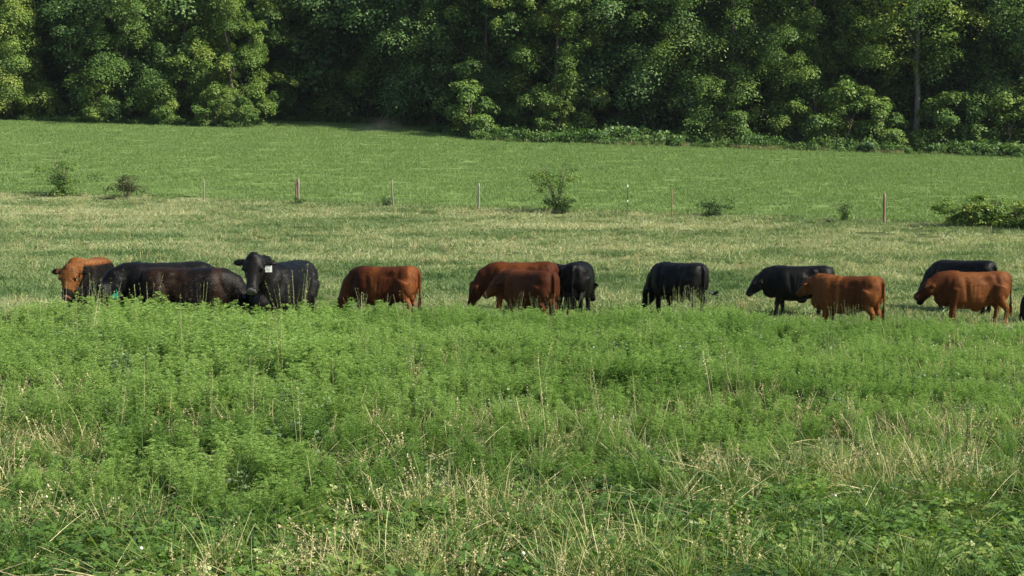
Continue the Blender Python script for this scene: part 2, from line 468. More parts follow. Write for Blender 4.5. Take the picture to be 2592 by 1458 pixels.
N1, N2, N3, N4, N5 = Noise(11), Noise(12), Noise(13), Noise(14), Noise(15)

# --- hay field: short even grass
hp = [patch('hay_patch', M_hay, 170, .5, (.08, .20), (.012, .022), 100 + k) for k in range(4)]
hx, hy = band(55, 136, 4.0)
u_ = hx / hy; keep = (hy > fence_Y(u_) + .3) & (hy < tree_Y(u_) + np.where((u_ > -.2) & (u_ < -.05), 14, 2))
hx, hy = hx[keep], hy[keep]
hn = N1(hx, hy, 9, 3.0)
scatter('hay_field_grass', hx, hy, hp, rng.integers(0, 4, len(hx)), rng.uniform(.7, 1.25, len(hx)), .5 + (hn - .5) * .35)
# scattered darker coarse tufts in the hay field
tx, ty_ = band(58, 118, .35); k_ = (ty_ > fence_Y(tx / ty_) + 2) & (ty_ < tree_Y(tx / ty_) - 2); tx, ty_ = tx[k_], ty_[k_]
tp = [tuft('hay_tuft', M_hay, 40, .14, (.18, .38), (.012, .02), (.2, .9), (.5, 1.4), 3, 300 + k) for k in range(2)]
scatter('coarse_hay_tufts', tx, ty_, tp, rng.integers(0, 2, len(tx)), rng.uniform(.5, 1.3, len(tx)), rng.uniform(.0, .6, len(tx)))

# --- grazed pasture behind the cattle
pp = [patch('pasture_patch', M_past, 150, .36, (.05, .15), (.010, .020), 200 + k) for k in range(4)]
pp += [tuft('pasture_tuft', M_past, 70, .14, (.10, .26), (.010, .020), (.3, 1.3), (.4, 1.5), 3, 220 + k) for k in range(3)]
px_, py_ = band(25, 76, 11, dens_far=7.0)
k_ = py_ < fence_Y(px_ / py_) + .5; px_, py_ = px_[k_], py_[k_]
pn = N2(px_, py_, 7, 2.4, 4)
ysrc = py_ / fence_Y(px_ / py_)
hue = .43 + (pn - .5) * 1.0 + .16 * smooth((ysrc - .62) / .3)
dark = N3(px_, py_, 1.3, 1.0, 3)
hue = hue - .34 * smooth((.42 - dark) / .12)
idx = np.where(rng.random(len(px_)) < .3, rng.integers(4, 7, len(px_)), rng.integers(0, 4, len(px_)))
scatter('pasture_grass', px_, py_, pp, idx, rng.uniform(.6, 1.25, len(px_)) * (.75 + .6 * N5(px_, py_, 1.5, 1.5)), hue)
# pale standing stems in the pasture
sx, sy = band(33, 74, 1.0); k_ = (sy < fence_Y(sx / sy)) & (N2(sx, sy, 7, 2.4, 4) + .1 * rng.random(len(sx)) > .56); sx, sy = sx[k_], sy[k_]
spm = [stalks('pale_stalk', M_straw, 400 + k, 12, (.16, .36), .14, (.05, .7), True, .006) for k in range(3)]
scatter('pale_pasture_stalks', sx, sy, spm, rng.integers(0, 3, len(sx)), rng.uniform(.6, 1.2, len(sx)), rng.uniform(.2, .7, len(sx)))

# --- tall feathery weeds in front of the cattle
def weed_h(x, y):
    u = x / y
    return np.interp(u, [-.36, -.30, -.2, -.135, -.10, -.02, .05, .09, .135, .17, .2, .36], [.62, .72, .80, .84, .60, .56, .55, .66, .64, .48, .45, .43])
def weed_far(u): return np.interp(u, [-.36, -.34, -.29, -.14, -.11, -.06, .12, .18, .22, .28, .36], [30, 27, 25.6, 25.6, 29.5, 31.8, 31, 32, 31, 30, 29.5])
wp = [weed('feathery_weed', M_weed, 500 + k, .8, 10, 36, (.05, .12)) for k in range(6)]
wx, wy = band(10.2, 33, 17, dens_far=9)
uu = wx / wy
dry = N4(wx, wy, 2.6, 1.6, 3)
k_ = (wy < weed_far(uu) + N5(wx, wy, 1.5, 1.5) * 1.6 - .8) & (wy > 9.9 + 3.6 * N5(wx, wy, 1.2, 1.2)) & ((dry < np.interp(wy, [10, 13, 17], [.46, .53, .66])) | (wy > 19) | (rng.random(len(wx)) < .25))
wx, wy = wx[k_], wy[k_]
hh = weed_h(wx, wy) * np.interp(wy, [10, 13, 17, 22, 33], [.42, .62, .8, 1.0, 1.0])
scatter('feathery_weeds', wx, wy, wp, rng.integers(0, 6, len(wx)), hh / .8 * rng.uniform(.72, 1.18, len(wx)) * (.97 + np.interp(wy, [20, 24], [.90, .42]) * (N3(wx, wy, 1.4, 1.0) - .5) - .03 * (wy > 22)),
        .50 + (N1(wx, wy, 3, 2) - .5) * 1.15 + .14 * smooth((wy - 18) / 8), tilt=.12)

# a second, greyer and broader-leaved weed among them
bw = [leafy('grey_green_weed', M_grey, 540 + k, .55, 110, .26, (.03, .06)) for k in range(3)]
mx, my = band(12, 31.5, 2.0); k_ = (N2(mx, my, 2.5, 1.5) > .5) & (my < weed_far(mx / my) - .3); mx, my = mx[k_], my[k_]
scatter('broad_leaved_weeds', mx, my, bw, rng.integers(0, 3, len(mx)), weed_h(mx, my) / .55 * np.interp(my, [12, 20], [.5, .95]) * rng.uniform(.7, 1.1, len(mx)), rng.uniform(.2, .8, len(mx)), tilt=.15)

# --- grass, green and dry, mixed through the front
gp = [tuft('long_grass', M_grass, 60, .07, (.25, .65), (.005, .012), (.15, 1.1), (.6, 2.2), 6, 600 + k, tj=.25) for k in range(5)]
gx, gy = band(9.0, 24, 22, dens_far=9)
d_ = N4(gx, gy, 2.6, 1.6, 3)
k_ = rng.random(len(gx)) < np.clip(np.interp(gy, [9, 14, 18, 24], [.85, .40, .15, .06]) + (d_ - .5) * 2.2, .02, 1); gx, gy = gx[k_], gy[k_]
d_ = N4(gx, gy, 2.6, 1.6, 3)
scatter('long_grass_clumps', gx, gy, gp, rng.integers(0, 5, len(gx)), rng.uniform(.45, 1.05, len(gx)), .17 + (d_ - .5) * 2.4 + rng.uniform(-.12, .12, len(gx)), tilt=.15)
dp = [stalks('dry_stalk', M_straw, 700 + k, 16, (.16, .46), .10, (.05, .8), k == 3, .0048, (.1, 1.3)) for k in range(4)]
dx, dy = band(9.0, 26, 22, dens_far=9)
d_ = N4(dx, dy, 2.6, 1.6, 3); k_ = (d_ + .14 * rng.random(len(dx)) > np.interp(dy, [9, 12, 14], [.63, .60, .56])); dx, dy = dx[k_], dy[k_]
scatter('dry_grass_stems', dx, dy, dp, rng.integers(0, 4, len(dx)), rng.uniform(.5, 1.15, len(dx)), rng.uniform(.2, .8, len(dx)), tilt=.25)
# long flattened hay stems
lp = [tuft('flattened_blade', M_straw, 6, .2, (.3, .9), (.006, .012), (1.2, 4), (.1, .8), 5, 760 + k) for k in range(3)]
fx, fy_ = band(9.0, 15, 6)
scatter('flattened_stems', fx, fy_, lp, rng.integers(0, 3, len(fx)), rng.uniform(.5, 1.0, len(fx)), rng.uniform(.0, .6, len(fx)), lift=.06)

# --- clover and low leaves nearest the camera
cpm = [clover('clover', M_clover, 800 + k) for k in range(4)] + [clover('clover_in_flower', M_clover, 810, 26, blooms=1, bmat=M_bloom)]
cx, cy = band(8.8, 13.6, 60, dens_far=14)
k_ = (N5(cx, cy, 1.6, 1.0) > .28) | (rng.random(len(cx)) < .3); cx, cy = cx[k_], cy[k_]
idx = np.where(rng.random(len(cx)) < .006, 4, rng.integers(0, 4, len(cx)))
scatter('clover_patch', cx, cy, cpm, idx, rng.uniform(.8, 1.5, len(cx)), .5 + (N1(cx, cy, 1.2, 1.0) - .5) * 1.3, tilt=.12)

# --- tall seed stalks rising over the weeds
ap = [stalks('seed_stalk', M_seed, 900 + k, 4, (.75, 1.0), .05, (.02, .22), True, .005, (.05, .3)) for k in range(4)]
ax, ay = band(12, 33, .6); k_ = ay < weed_far(ax / ay) + .6; ax, ay = ax[k_], ay[k_]
ex = []; 
for cxp, Yv, cnt, wd in ((265, 25.3, 9, 50), (740, 25.4, 4, 25), (930, 31.5, 7, 50), (1360, 32.5, 9, 70), (1740, 33, 8, 60), (2150, 31.5, 12, 45), (2430, 33.0, 3, 40), (490, 25.2, 2, 20), (1730, 32.3, 14, 40)):
    for _ in range(cnt):
        Yq = Yv + rng.uniform(-.3, .5); ex.append((at(cxp + rng.uniform(-wd, wd), Yq), Yq))
ex = np.array(ex)
ax = np.concatenate([ax, ex[:, 0]]); ay = np.concatenate([ay, ex[:, 1]])
scatter('tall_seed_stalks', ax, ay, ap, rng.integers(0, 4, len(ax)), weed_h(ax, ay) / .62 * rng.uniform(.7, 1.1, len(ax)), rng.uniform(.1, .6, len(ax)), tilt=.06)
# one straw-coloured tuft before the black grazing bull
tx = np.array([at(1730 + q, 31.6 + s_) for q, s_ in zip(rng.uniform(-45, 45, 26), rng.uniform(-.5, .5, 26))]); tyy = 31.6 + rng.uniform(-.5, .5, 26)
scatter('straw_coloured_grass', tx, tyy, dp, rng.integers(0, 4, 26), rng.uniform(.9, 1.3, 26), rng.uniform(.3, .8, 26))

# ------------------------------------------------------------------ trees
def crown_mesh(name, seed, h, r0, z0, nclump, nleaf, leaf=.22, mean_t=.45, clump_r=(.45, 1.4), droop=0.0):
    """leaf clumps on the ends of limbs round a tapered volume; returns mesh and the limb targets"""
    r = np.random.default_rng(seed)
    nb = max(6, nclump // 5)
    tz = (np.arange(nb) + r.random(nb)) / nb
    prof = lambda t: np.interp(t, [0, .12, .35, .7, .9, 1], [.62, .92, 1.0, .82, .5, .15])
    a = np.arange(nb) * 2.4 + r.normal(size=nb) * .5
    q = r.uniform(.35, 1.08, nb) * prof(tz) * r0 * (1 + .2 * np.sin(a * 2 + seed))
    BC = np.stack([np.cos(a) * q, np.sin(a) * q, z0 + (h - z0) * tz], 1)
    bi = np.arange(nclump) % nb
    tq = r.normal(size=nclump) * .5
    # clumps strung along each bough: outward and drooping, so that dark gaps stay between the boughs
    C = BC[bi] + np.stack([np.cos(a[bi]) * tq, np.sin(a[bi]) * tq, -.45 * tq], 1) * (r0 * .30) + r.normal(size=(nclump, 3)) * np.array([.60, .60, .72]) * (r0 / 4.4)
    C[:, 2] = np.maximum(C[:, 2], z0 * .6)
    cr = r.uniform(*clump_r, nclump) * (.75 + .3 * (1 - tz[bi]))
    bt = r.normal(size=nb) * .12
    ct = mean_t + bt[bi] + r.normal(size=nclump) * .07
    g = Geo()
    out = unit(np.stack([C[:, 0], C[:, 1], np.full(nclump, .8 * r0)], 1))
    per = np.maximum((nleaf * cr ** 2 / (cr ** 2).sum()).astype(int), 5)
    ci = np.repeat(np.arange(nclump), per); n = len(ci)
    d = unit(r.normal(size=(n, 3)) + out[ci] * .9 + [0, 0, .25])
    rad = cr[ci] * r.uniform(.55, 1.08, n)
    sc = np.array([1.1, 1.1, .80])
    P = C[ci] + d * rad[:, None] * sc
    P[:, 2] -= droop * np.hypot(d[:, 0], d[:, 1]) * rad
    N = unit(d * .9 + [0, 0, .7] + r.normal(size=(n, 3)) * .45)
    V, Fc, T = leaf_quads(P, N, leaf * r.uniform(.7, 1.3, n), .62, .2, ct[ci] + r.normal(size=n) * .08, r=r)
    g.add(V, Fc, T)
    return g.mesh(name), C

def trunk_mesh(name, seed, h, rad, C, nlimb=16, lean=.02, z0=1.5):
    r = np.random.default_rng(seed); g = Geo()
    tt = np.linspace(0, 1, 9)
    wob = np.cumsum(r.normal(size=(9, 2)) * .10, 0); wob -= wob[0]
    path = np.stack([wob[:, 0] + lean * h * tt, wob[:, 1], h * .92 * tt - .3], 1)
    rr = rad * (1 - .8 * tt); rr[0] *= 1.35
    V, Fc = tube(path, rr, 9); g.add(V, Fc)
    for k in r.choice(len(C), min(nlimb, len(C)), replace=False):
        c = C[k]; t0 = np.clip((c[2] - .25 * np.hypot(c[0], c[1]) - 1.0) / (h * .92), .08, .9)
        b = np.array([np.interp(t0, tt, path[:, j]) for j in range(3)])
        s = np.linspace(0, 1, 5)[:, None]
        lp_ = b + (c - b) * s + np.array([0, 0, .5]) * np.sin(s * np.pi) * .6
        V, Fc = tube(lp_, np.linspace(.35, .07, 5) * rad, 5); g.add(V, Fc)
    return g.mesh(name, True)

def tree(name, loc, crown, trunk, bark, scale, rz, label, cat='tree', group=None, crown_tint=None):
    e = bpy.data.objects.new(name, None); COL.objects.link(e)
    e.location = loc; e.rotation_euler = (0, 0, rz); e.scale = scale
    e['label'] = label; e['category'] = cat
    if group: e['group'] = group
    c = bpy.data.objects.new('crown', crown); COL.objects.link(c); c.parent = e; c['kind'] = 'stuff'
    t = bpy.data.objects.new('trunk', trunk); COL.objects.link(t); t.parent = e
    if bark is not None and t.material_slots:
        t.material_slots[0].link = 'OBJECT'; t.material_slots[0].material = bark
    return e

variants = []
for k, (h, r0, z0, nc, nl, mt) in enumerate([(17, 4.6, .5, 260, 33000, .50), (19, 5.0, .8, 290, 36000, .40), (16, 4.0, .5, 220, 30000, .58),
                                              (20, 5.4, 1.2, 300, 36000, .35), (18, 4.4, .6, 250, 32000, .46), (15, 3.6, .5, 230, 27000, .62)]):
    cm, C = crown_mesh('tree_crown', 40 + k, h, r0, z0, nc, int(nl * (1.7, 1.1, 1.5, 1.2, 1.9, 1.3)[k]), leaf=(.18, .25, .20, .24, .165, .215)[k], mean_t=mt, clump_r=((.45, 1.4), (.6, 1.8), (.35, 1.0), (.6, 1.6), (.4, 1.1), (.45, 1.5))[k], droop=(.2, .0, .5, .1, .35, 0)[k])
    cm.materials.append((M_crown, M_crown_cool, M_crown_warm, M_crown_cool, M_crown, M_crown_warm)[k])
    tm = trunk_mesh('tree_trunk', 60 + k, h, .19, C); tm.materials.append(M_bark)
    variants.append((cm, tm))
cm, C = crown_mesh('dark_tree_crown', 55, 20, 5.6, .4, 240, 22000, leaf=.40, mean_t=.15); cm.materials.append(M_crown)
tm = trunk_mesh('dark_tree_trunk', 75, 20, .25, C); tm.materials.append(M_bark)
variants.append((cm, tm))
cm, C = crown_mesh('yellow_crown', 56, 12, 3.0, .6, 190, 30000, leaf=.20, mean_t=.78); cm.materials.append(M_crown)
tm = trunk_mesh('yellow_trunk', 76, 12, .18, C); tm.materials.append(M_bark)
variants.append((cm, tm))
cm, C = crown_mesh('high_crown', 57, 20, 4.6, 6.0, 240, 27000, mean_t=.58); cm.materials.append(M_crown)
tm = trunk_mesh('bare_trunk', 77, 20, .24, C, lean=.015); tm.materials.append(M_bark)
variants.append((cm, tm))

GT = 'broadleaf trees along the front edge of the wood'
front = [  # column, distance behind the edge, variant, scale, rotation, label, pale bark
    (-170, 0, 1, 1.0, .3, 'green tree past the yellow-green tree, cut off by the left picture edge', 0),
    (25, -2.5, 7, .88, 1.0, 'small yellow-green tree, brightest crown at the left end of the wood', 0),
    (185, 2.0, 3, .95, 2.0, 'dark green tree just beside the yellow-green tree', 0),
    (330, 0.5, 0, .95, 3.0, 'leafy tree with foliage down to the ground above the brown bush', 0),
    (470, 2.5, 4, 1.0, .6, 'mid green tree between the brown bush and the first fence post', 0),
    (590, 1.0, 2, .92, 5.2, 'tree at the left side of the dark gap in the wood', 0),
    (730, 10, 4, 1.0, 1.4, 'deep shaded tree at the back of the dark gap', 0),
    (850, 11, 1, 1.05, 2.4, 'shaded tree behind the gap, above the pale dust wisp', 0),
    (950, 10, 0, 1.0, 3.8, 'shaded tree with bright top just right of the dark gap', 0),
    (1090, 7.0, 1, .95, 4.9, 'tree with lit upper boughs above the third fence post', 0),
    (1230, 3.0, 4, 1.05, .2, 'tree with low spreading bough over the shaded grass', 0),
    (1400, 0, 2, 1.05, 1.7, 'bright narrow tree behind the tall sapling on the fence line', 0),
    (1560, 3.5, 3, 1.0, 2.9, 'dark recessed tree between two brighter crowns in mid wood', 0),
    (1700, 3.0, 1, .95, 5.6, 'deep green tree behind the green steel post', 0),
    (1850, 0.5, 0, 1.05, 4.1, 'broad bright tree with hanging boughs above the two black bulls', 0),
    (2060, 1.5, 4, 1.05, 3.3, 'rounded bright tree left of the pale bare trunk', 0),
    (2310, 0.5, 8, 1.0, .9, 'tall tree with pale bare lower trunk', 1),
    (2450, 3.5, 3, .95, 5.0, 'dark tree just right of the pale bare trunk', 0),
    (2600, 1.5, 0, .95, 2.2, 'green tree cut off by the right picture edge', 0),
    (2790, 1.0, 1, 1.0, 1.1, 'tree beyond the right picture edge at the end of the front row', 0),
]
for px, dYb, vi, sc, rz, lab, pale in front:
    u = (px - W_ / 2) / F
    Y = float(tree_Y(u)) + dYb + 2.6
    x = at(px, Y)
    tree('broadleaf_tree', (x, Y, float(ground(x, Y)) - .05), variants[vi][0], variants[vi][1], M_bark_pale if pale else None,
         (sc, sc, sc), rz, lab, 'tree', GT)
GB = 'trees deeper in the wood'
rr = random.Random(5)
for row, (off, step) in enumerate(((9.5, 195), (16, 210), (24, 170), (34, 150))):
    px = -260 + row * 70
    while px < 2900:
        u = (px - W_ / 2) / F
        Y = float(tree_Y(u)) + off + rr.uniform(-1.5, 1.5)
        if 640 < px < 920 and row == 0: px += step; continue
        q = px + rr.uniform(-30, 30)
        if row == 1 and abs(q - 690) < 60: q -= 90
        x = at(q, Y)
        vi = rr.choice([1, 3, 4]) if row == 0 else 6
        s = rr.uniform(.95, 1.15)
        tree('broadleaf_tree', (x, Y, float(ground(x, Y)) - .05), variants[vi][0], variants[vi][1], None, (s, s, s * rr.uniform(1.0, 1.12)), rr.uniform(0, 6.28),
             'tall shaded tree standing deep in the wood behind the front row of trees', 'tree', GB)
        px += step

# understorey shrubs at the wood's edge
shrubs = []
for k in range(3):
    cm, C = crown_mesh('shrub_crown', 90 + k, 3.0 + .5 * k, 1.5, .25, 46, 7000, leaf=.17, mean_t=.42 + .09 * k, clump_r=(.35, .7)); cm.materials.append(M_crown)
    tm = trunk_mesh('shrub_trunk', 95 + k, 2.4, .06, C, 10, z0=.3); tm.materials.append(M_bark)
    shrubs.append((cm, tm))
GS = 'shrubs at the foot of the wood'
for px, dY, vi, s, lab in [
    (90, 0, 0, 1.0, 'green shrub at the foot of the yellow-green tree'),
    (250, -.3, 1, .9, 'shrub at the wood foot above the small brown bush'),
    (400, .2, 0, 1.0, 'shrub at the wood foot left of the first fence post'),
    (540, -.6, 2, .9, 'shrub with drooping leaves at the start of the dark shadow'),
    (620, -.2, 0, .8, 'low shrub at the corner of the dark gap'),
    (1190, -1.4, 1, 1.25, 'bright spreading shrub sticking out of the dark wood above the third post'),
    (1400, -.8, 2, .9, 'shrub at the wood foot behind the tall fence line sapling'),
    (1830, -1.2, 2, 1.2, 'shrub with pale leaf tips under the hanging boughs'),
    (2000, -.6, 0, 1.1, 'leafy shrub left of the bright shrub near the pale trunk'),
    (2130, -1.2, 2, 1.35, 'brightest rounded shrub just left of the pale trunk'),
    (2230, -.4, 1, 1.1, 'narrow shrub touching the left side of the pale trunk'),
    (2400, -.6, 1, 1.25, 'shrub just right of the pale trunk'),
    (2540, -.8, 2, 1.2, 'shrub at the wood foot above the long dark hedge bush')]:
    u = (px - W_ / 2) / F; Y = float(tree_Y(u)) + dY + .6; x = at(px, Y)
    tree('shrub', (x, Y, float(ground(x, Y))), shrubs[vi][0], shrubs[vi][1], None, (s, s, s), rr.uniform(0, 6.28), lab, 'shrub', GS)

# weedy strip at the foot of the wood
up = [leafy('edge_shrublet', M_under, 950 + k) for k in range(4)]
ux = []; uy = []
for _ in range(5200):
    u = rng.uniform(-.37, .37); px = u * F + W_ / 2
    lo, hi = (-4.2, 6) if px > 1200 else ((-.8, 5) if px < 560 else (9, 14))
    if px < 640: lo, hi = -.6, 4
    if px > 1080: lo, hi = max(lo - 20, (-4.2 if px > 1200 else 3)), 12
    if px < 1200 and rng.random() < .45: continue
    ux.append(u); uy.append(float(tree_Y(u)) + rng.uniform(lo, hi))
ux = np.array(ux); uy = np.array(uy)
scatter('wood_edge_undergrowth', ux * uy, uy, up, rng.integers(0, 4, len(ux)), rng.uniform(.7, 1.9, len(ux)) * np.where(ux > -.03, .25 + 1.35 * N3(ux * uy, uy, 2.2, 1.6) * np.clip((uy - tree_Y(ux) + 4.6) / 1.8, .25, 1), .5), rng.uniform(.1, .95, len(ux)), tilt=.15)
ux = rng.uniform(-.02, .37, 1100); uy = tree_Y(ux) - rng.uniform(3.2, 4.6, 1100)
k_ = ((N2(ux * uy, uy, 5, 2) > .5) & (((ux > .07) & (ux < .18)) | ((ux > .2) & (ux < .26)))) | (rng.random(1100) < .06)
scatter('rusty_grass_strip', (ux * uy)[k_], uy[k_], spm, rng.integers(0, 3, k_.sum()), rng.uniform(.8, 1.4, k_.sum()), rng.uniform(-.1, .3, k_.sum()))

# ------------------------------------------------------------------ bushes on the fence line
M_brownbush = plant_mat('brown_green_leaves', [(0, (.045, .055, .022)), (.5, (.075, .095, .030)), (1, (.15, .13, .06))], .2, inst=False, rand=0)
def bush(name, px, Y, w, h, seed, n, leaf, label, mean_t=.35, mat=None, z0=.1, nstem=9, shape=0, cat='bush', nclump=26, cr=(.22, .42)):
    r = np.random.default_rng(seed)
    x = at(px, Y)
    e = bpy.data.objects.new(name, None); COL.objects.link(e); e.location = (x, Y, float(ground(x, Y)))
    e['label'] = label; e['category'] = cat
    g = Geo(); tips = []
    for k in range(nstem):
        a = r.random() * 6.283; q = r.uniform(.15, .5) * w
        tip = np.array([math.cos(a) * q, math.sin(a) * q * .8, h * r.uniform(.6, 1.0)])
        s = np.linspace(0, 1, 6)[:, None]
        pth = tip * np.concatenate([s ** 1.4, s ** 1.4, s], 1) + r.normal(size=(6, 3)) * .02
        V, Fc = tube(pth, np.linspace(.022, .006, 6), 4); g.add(V, Fc); tips.append(pth)
    tm = g.mesh('branches', True); 
    link_mesh('branches', tm, M_bark, e)
    g = Geo()
    C = []
    for k in range(nclump):
        p = tips[r.integers(len(tips))]; t = r.uniform(z0, 1.05) * 5; i = min(int(t), 4)
        C.append(p[i] + (p[i + 1] - p[i]) * (t - i) + r.normal(size=3) * [.12 * w, .1 * w, .05 * h])
    C = np.array(C); c_r = r.uniform(*cr, nclump) * w * .5
    ci = r.integers(0, nclump, n)
    d = unit(r.normal(size=(n, 3)))
    P = C[ci] + d * (c_r[ci] * r.uniform(.3, 1.1, n))[:, None] * [1.2, 1.0, .6]
    P[:, 2] = np.maximum(P[:, 2], .02)
    N = unit(d * .5 + [0, 0, .8] + r.normal(size=(n, 3)) * .5)
    ct = mean_t + r.normal(size=nclump) * .12
    V, Fc, T = leaf_quads(P, N, leaf * r.uniform(.7, 1.3, n), .55, .2, ct[ci], r=r); g.add(V, Fc, T)
    c = link_mesh('foliage', g.mesh('foliage'), mat or M_crown, e, kind='stuff')
    return e
fY = lambda px: float(fence_Y((px - W_ / 2) / F)) - .3
bush('sapling', 160, fY(160), 2.5, 2.2, 1, 3400, .10, 'tall feathery green bush left of the small brown bush on the fence line', .48, nstem=11, nclump=34)
bush('bush', 322, fY(322), 1.7, 1.05, 2, 1700, .09, 'small brownish bush standing right of the tall feathery bush', .3, mat=M_brownbush, z0=.5, nstem=12)
bush('sapling', 1408, fY(1415), 2.6, 2.2, 3, 3000, .09, 'forked green sapling on the fence line in mid picture', .52, nstem=12, nclump=34, cr=(.14, .34))
bush('bush', 1425, fY(1425) - .4, .9, .75, 31, 900, .08, 'dense dark little bush at the foot of the forked sapling', .12)
bush('bush', 1800, fY(1800), 1.35, .75, 4, 1300, .08, 'low dark bush leaning right between the thin post and the small round bush', .15)
bush('bush', 2140, fY(2140), .8, .85, 5, 800, .07, 'small round bush just left of the reddish fence post', .35)
bush('bush', 1380 - 400, fY(980), .5, .5, 6, 260, .07, 'small dark weed bush against the bent pale fence post', .15)
for k, (px, w, h, lb) in enumerate(((2435, 1.7, 1.0, 'left end bush of the long low hedge at the right picture edge'),
                                    (2505, 1.9, 1.4, 'tallest middle bush of the low hedge at the right picture edge'),
                                    (2575, 1.8, 1.2, 'last bush of the low hedge, cut by the right picture edge'),
                                    (2650, 1.6, .9, 'low hedge bush just outside the right picture edge'))):
    bush('bush', px, fY(px) - .2, w, h, 10 + k, 3600, .11, lb, .62, nclump=22)
bush('bush', 760, fY(760) - .2, .9, .32, 20, 420, .07, 'low weedy bush at the foot of the double fence post', .2)

# ------------------------------------------------------------------ fence
fence = bpy.data.objects.new('fence', None); COL.objects.link(fence)
fx0, fy0 = at(1296, fY(1296)), fY(1296)
fence.location = (fx0, fy0, float(ground(fx0, fy0)))
fence['label'] = 'old wire fence of thin uneven posts along the hay field edge'; fence['category'] = 'fence'
M_post = bark_mat('weathered_post_wood', (.12, .115, .08), (.27, .26, .19), (14, 14, 2))
M_post_red = bark_mat('reddish_post_wood', (.14, .07, .05), (.26, .15, .11), (14, 14, 2))
M_steel, n_, p_ = material('green_steel_post'); p_.inputs['Base Color'].default_value = (.05, .09, .06, 1); p_.inputs['Metallic'].default_value = .4; p_.inputs['Roughness'].default_value = .6
M_white, n_, p_ = material('white_post_paint'); p_.inputs['Base Color'].default_value = (.60, .60, .56, 1); p_.inputs['Roughness'].default_value = .6
M_wire, n_, p_ = material('fence_wire'); p_.inputs['Base Color'].default_value = (.22, .20, .18, 1); p_.inputs['Metallic'].default_value = .8; p_.inputs['Roughness'].default_value = .6
def post_mesh(h, r, bend, seed, sides=8):
    q = random.Random(seed); n = 8; P = []
    for i in range(n):
        t = i / (n - 1)
        P.append((bend * math.sin(t * 2.2) + q.uniform(-.006, .006), q.uniform(-.01, .01), -.2 + (h + .2) * t))
    P.append((P[-1][0], P[-1][1], P[-1][2] + .015))
    rad = [r * (1.1 - .2 * i / n) * q.uniform(.92, 1.08) for i in range(n)] + [r * .3]
    V, Fc = tube(P, [q_ * .72 for q_ in rad], sides)
    g = Geo(); g.add(V, Fc); return g.mesh('post', True)
posts = [(515, 1.0, .045, .03, M_post, 'thin pale post, farthest left of the row'), (757, 1.15, .07, -.03, M_post, 'stout leaning post with rusty top'),
         (997, 1.22, .05, -.08, M_post, 'bent pale post'), (1211, 1.15, .06, .02, M_post, 'straight pale post left of the sapling'),
         (1588, 1.25, .03, 0, M_steel, 'thin green steel post with white tip'), (1700, 1.1, .03, .01, M_post_red, 'thin brown post'),
         (2238, 1.18, .075, 0, M_post_red, 'reddish brown stout post'), 
         (-260, 1.1, .05, 0, M_post, None), (2800, 1.15, .06, 0, M_post_red, None)]
ends = []
for k, (px, h, r_, bd, mt, lb) in enumerate(posts):
    Y = fY(px); x = at(px, Y)
    o = link_mesh('post', post_mesh(h, r_, bd, k), mt, fence)
    o.location = Vector((x, Y, float(ground(x, Y)))) - fence.location
    if lb: o['label'] = lb
    ends.append((x, Y, float(ground(x, Y)), h))
    if px == 1588:
        for zz in (h - .10, h * .42):
            V, Fc = tube([(0, 0, zz), (0, 0, zz + .07), (0, 0, zz + .11)], [.028, .032, .015], 8); g = Geo(); g.add(V, Fc)
            c = link_mesh('white_cap', g.mesh('white_cap', True), M_white, o)
    if px == 757:
        V, Fc = tube([(-.12, 0, -.1), (-.13, 0, .6), (-.10, 0, 1.12)], [.05, .05, .03], 7); g = Geo(); g.add(V, Fc)
        link_mesh('brace', g.mesh('brace', True), M_post_red, o)
ends.sort()
for lv in (.35, .65, .95):
    pts = []
    for (a, b) in zip(ends[:-1], ends[1:]):
        for t in np.linspace(0, 1, 9)[:-1]:
            X = a[0] + (b[0] - a[0]) * t; Yv = a[1] + (b[1] - a[1]) * t
            pts.append((X - fx0, Yv - .05 - fy0, float(ground(X, Yv)) + lv - .05 * math.sin(t * math.pi) - fence.location.z))
    V, Fc = tube(pts, [.0022] * len(pts), 3); g = Geo(); g.add(V, Fc)
    link_mesh('wire', g.mesh('wire'), M_wire, fence)

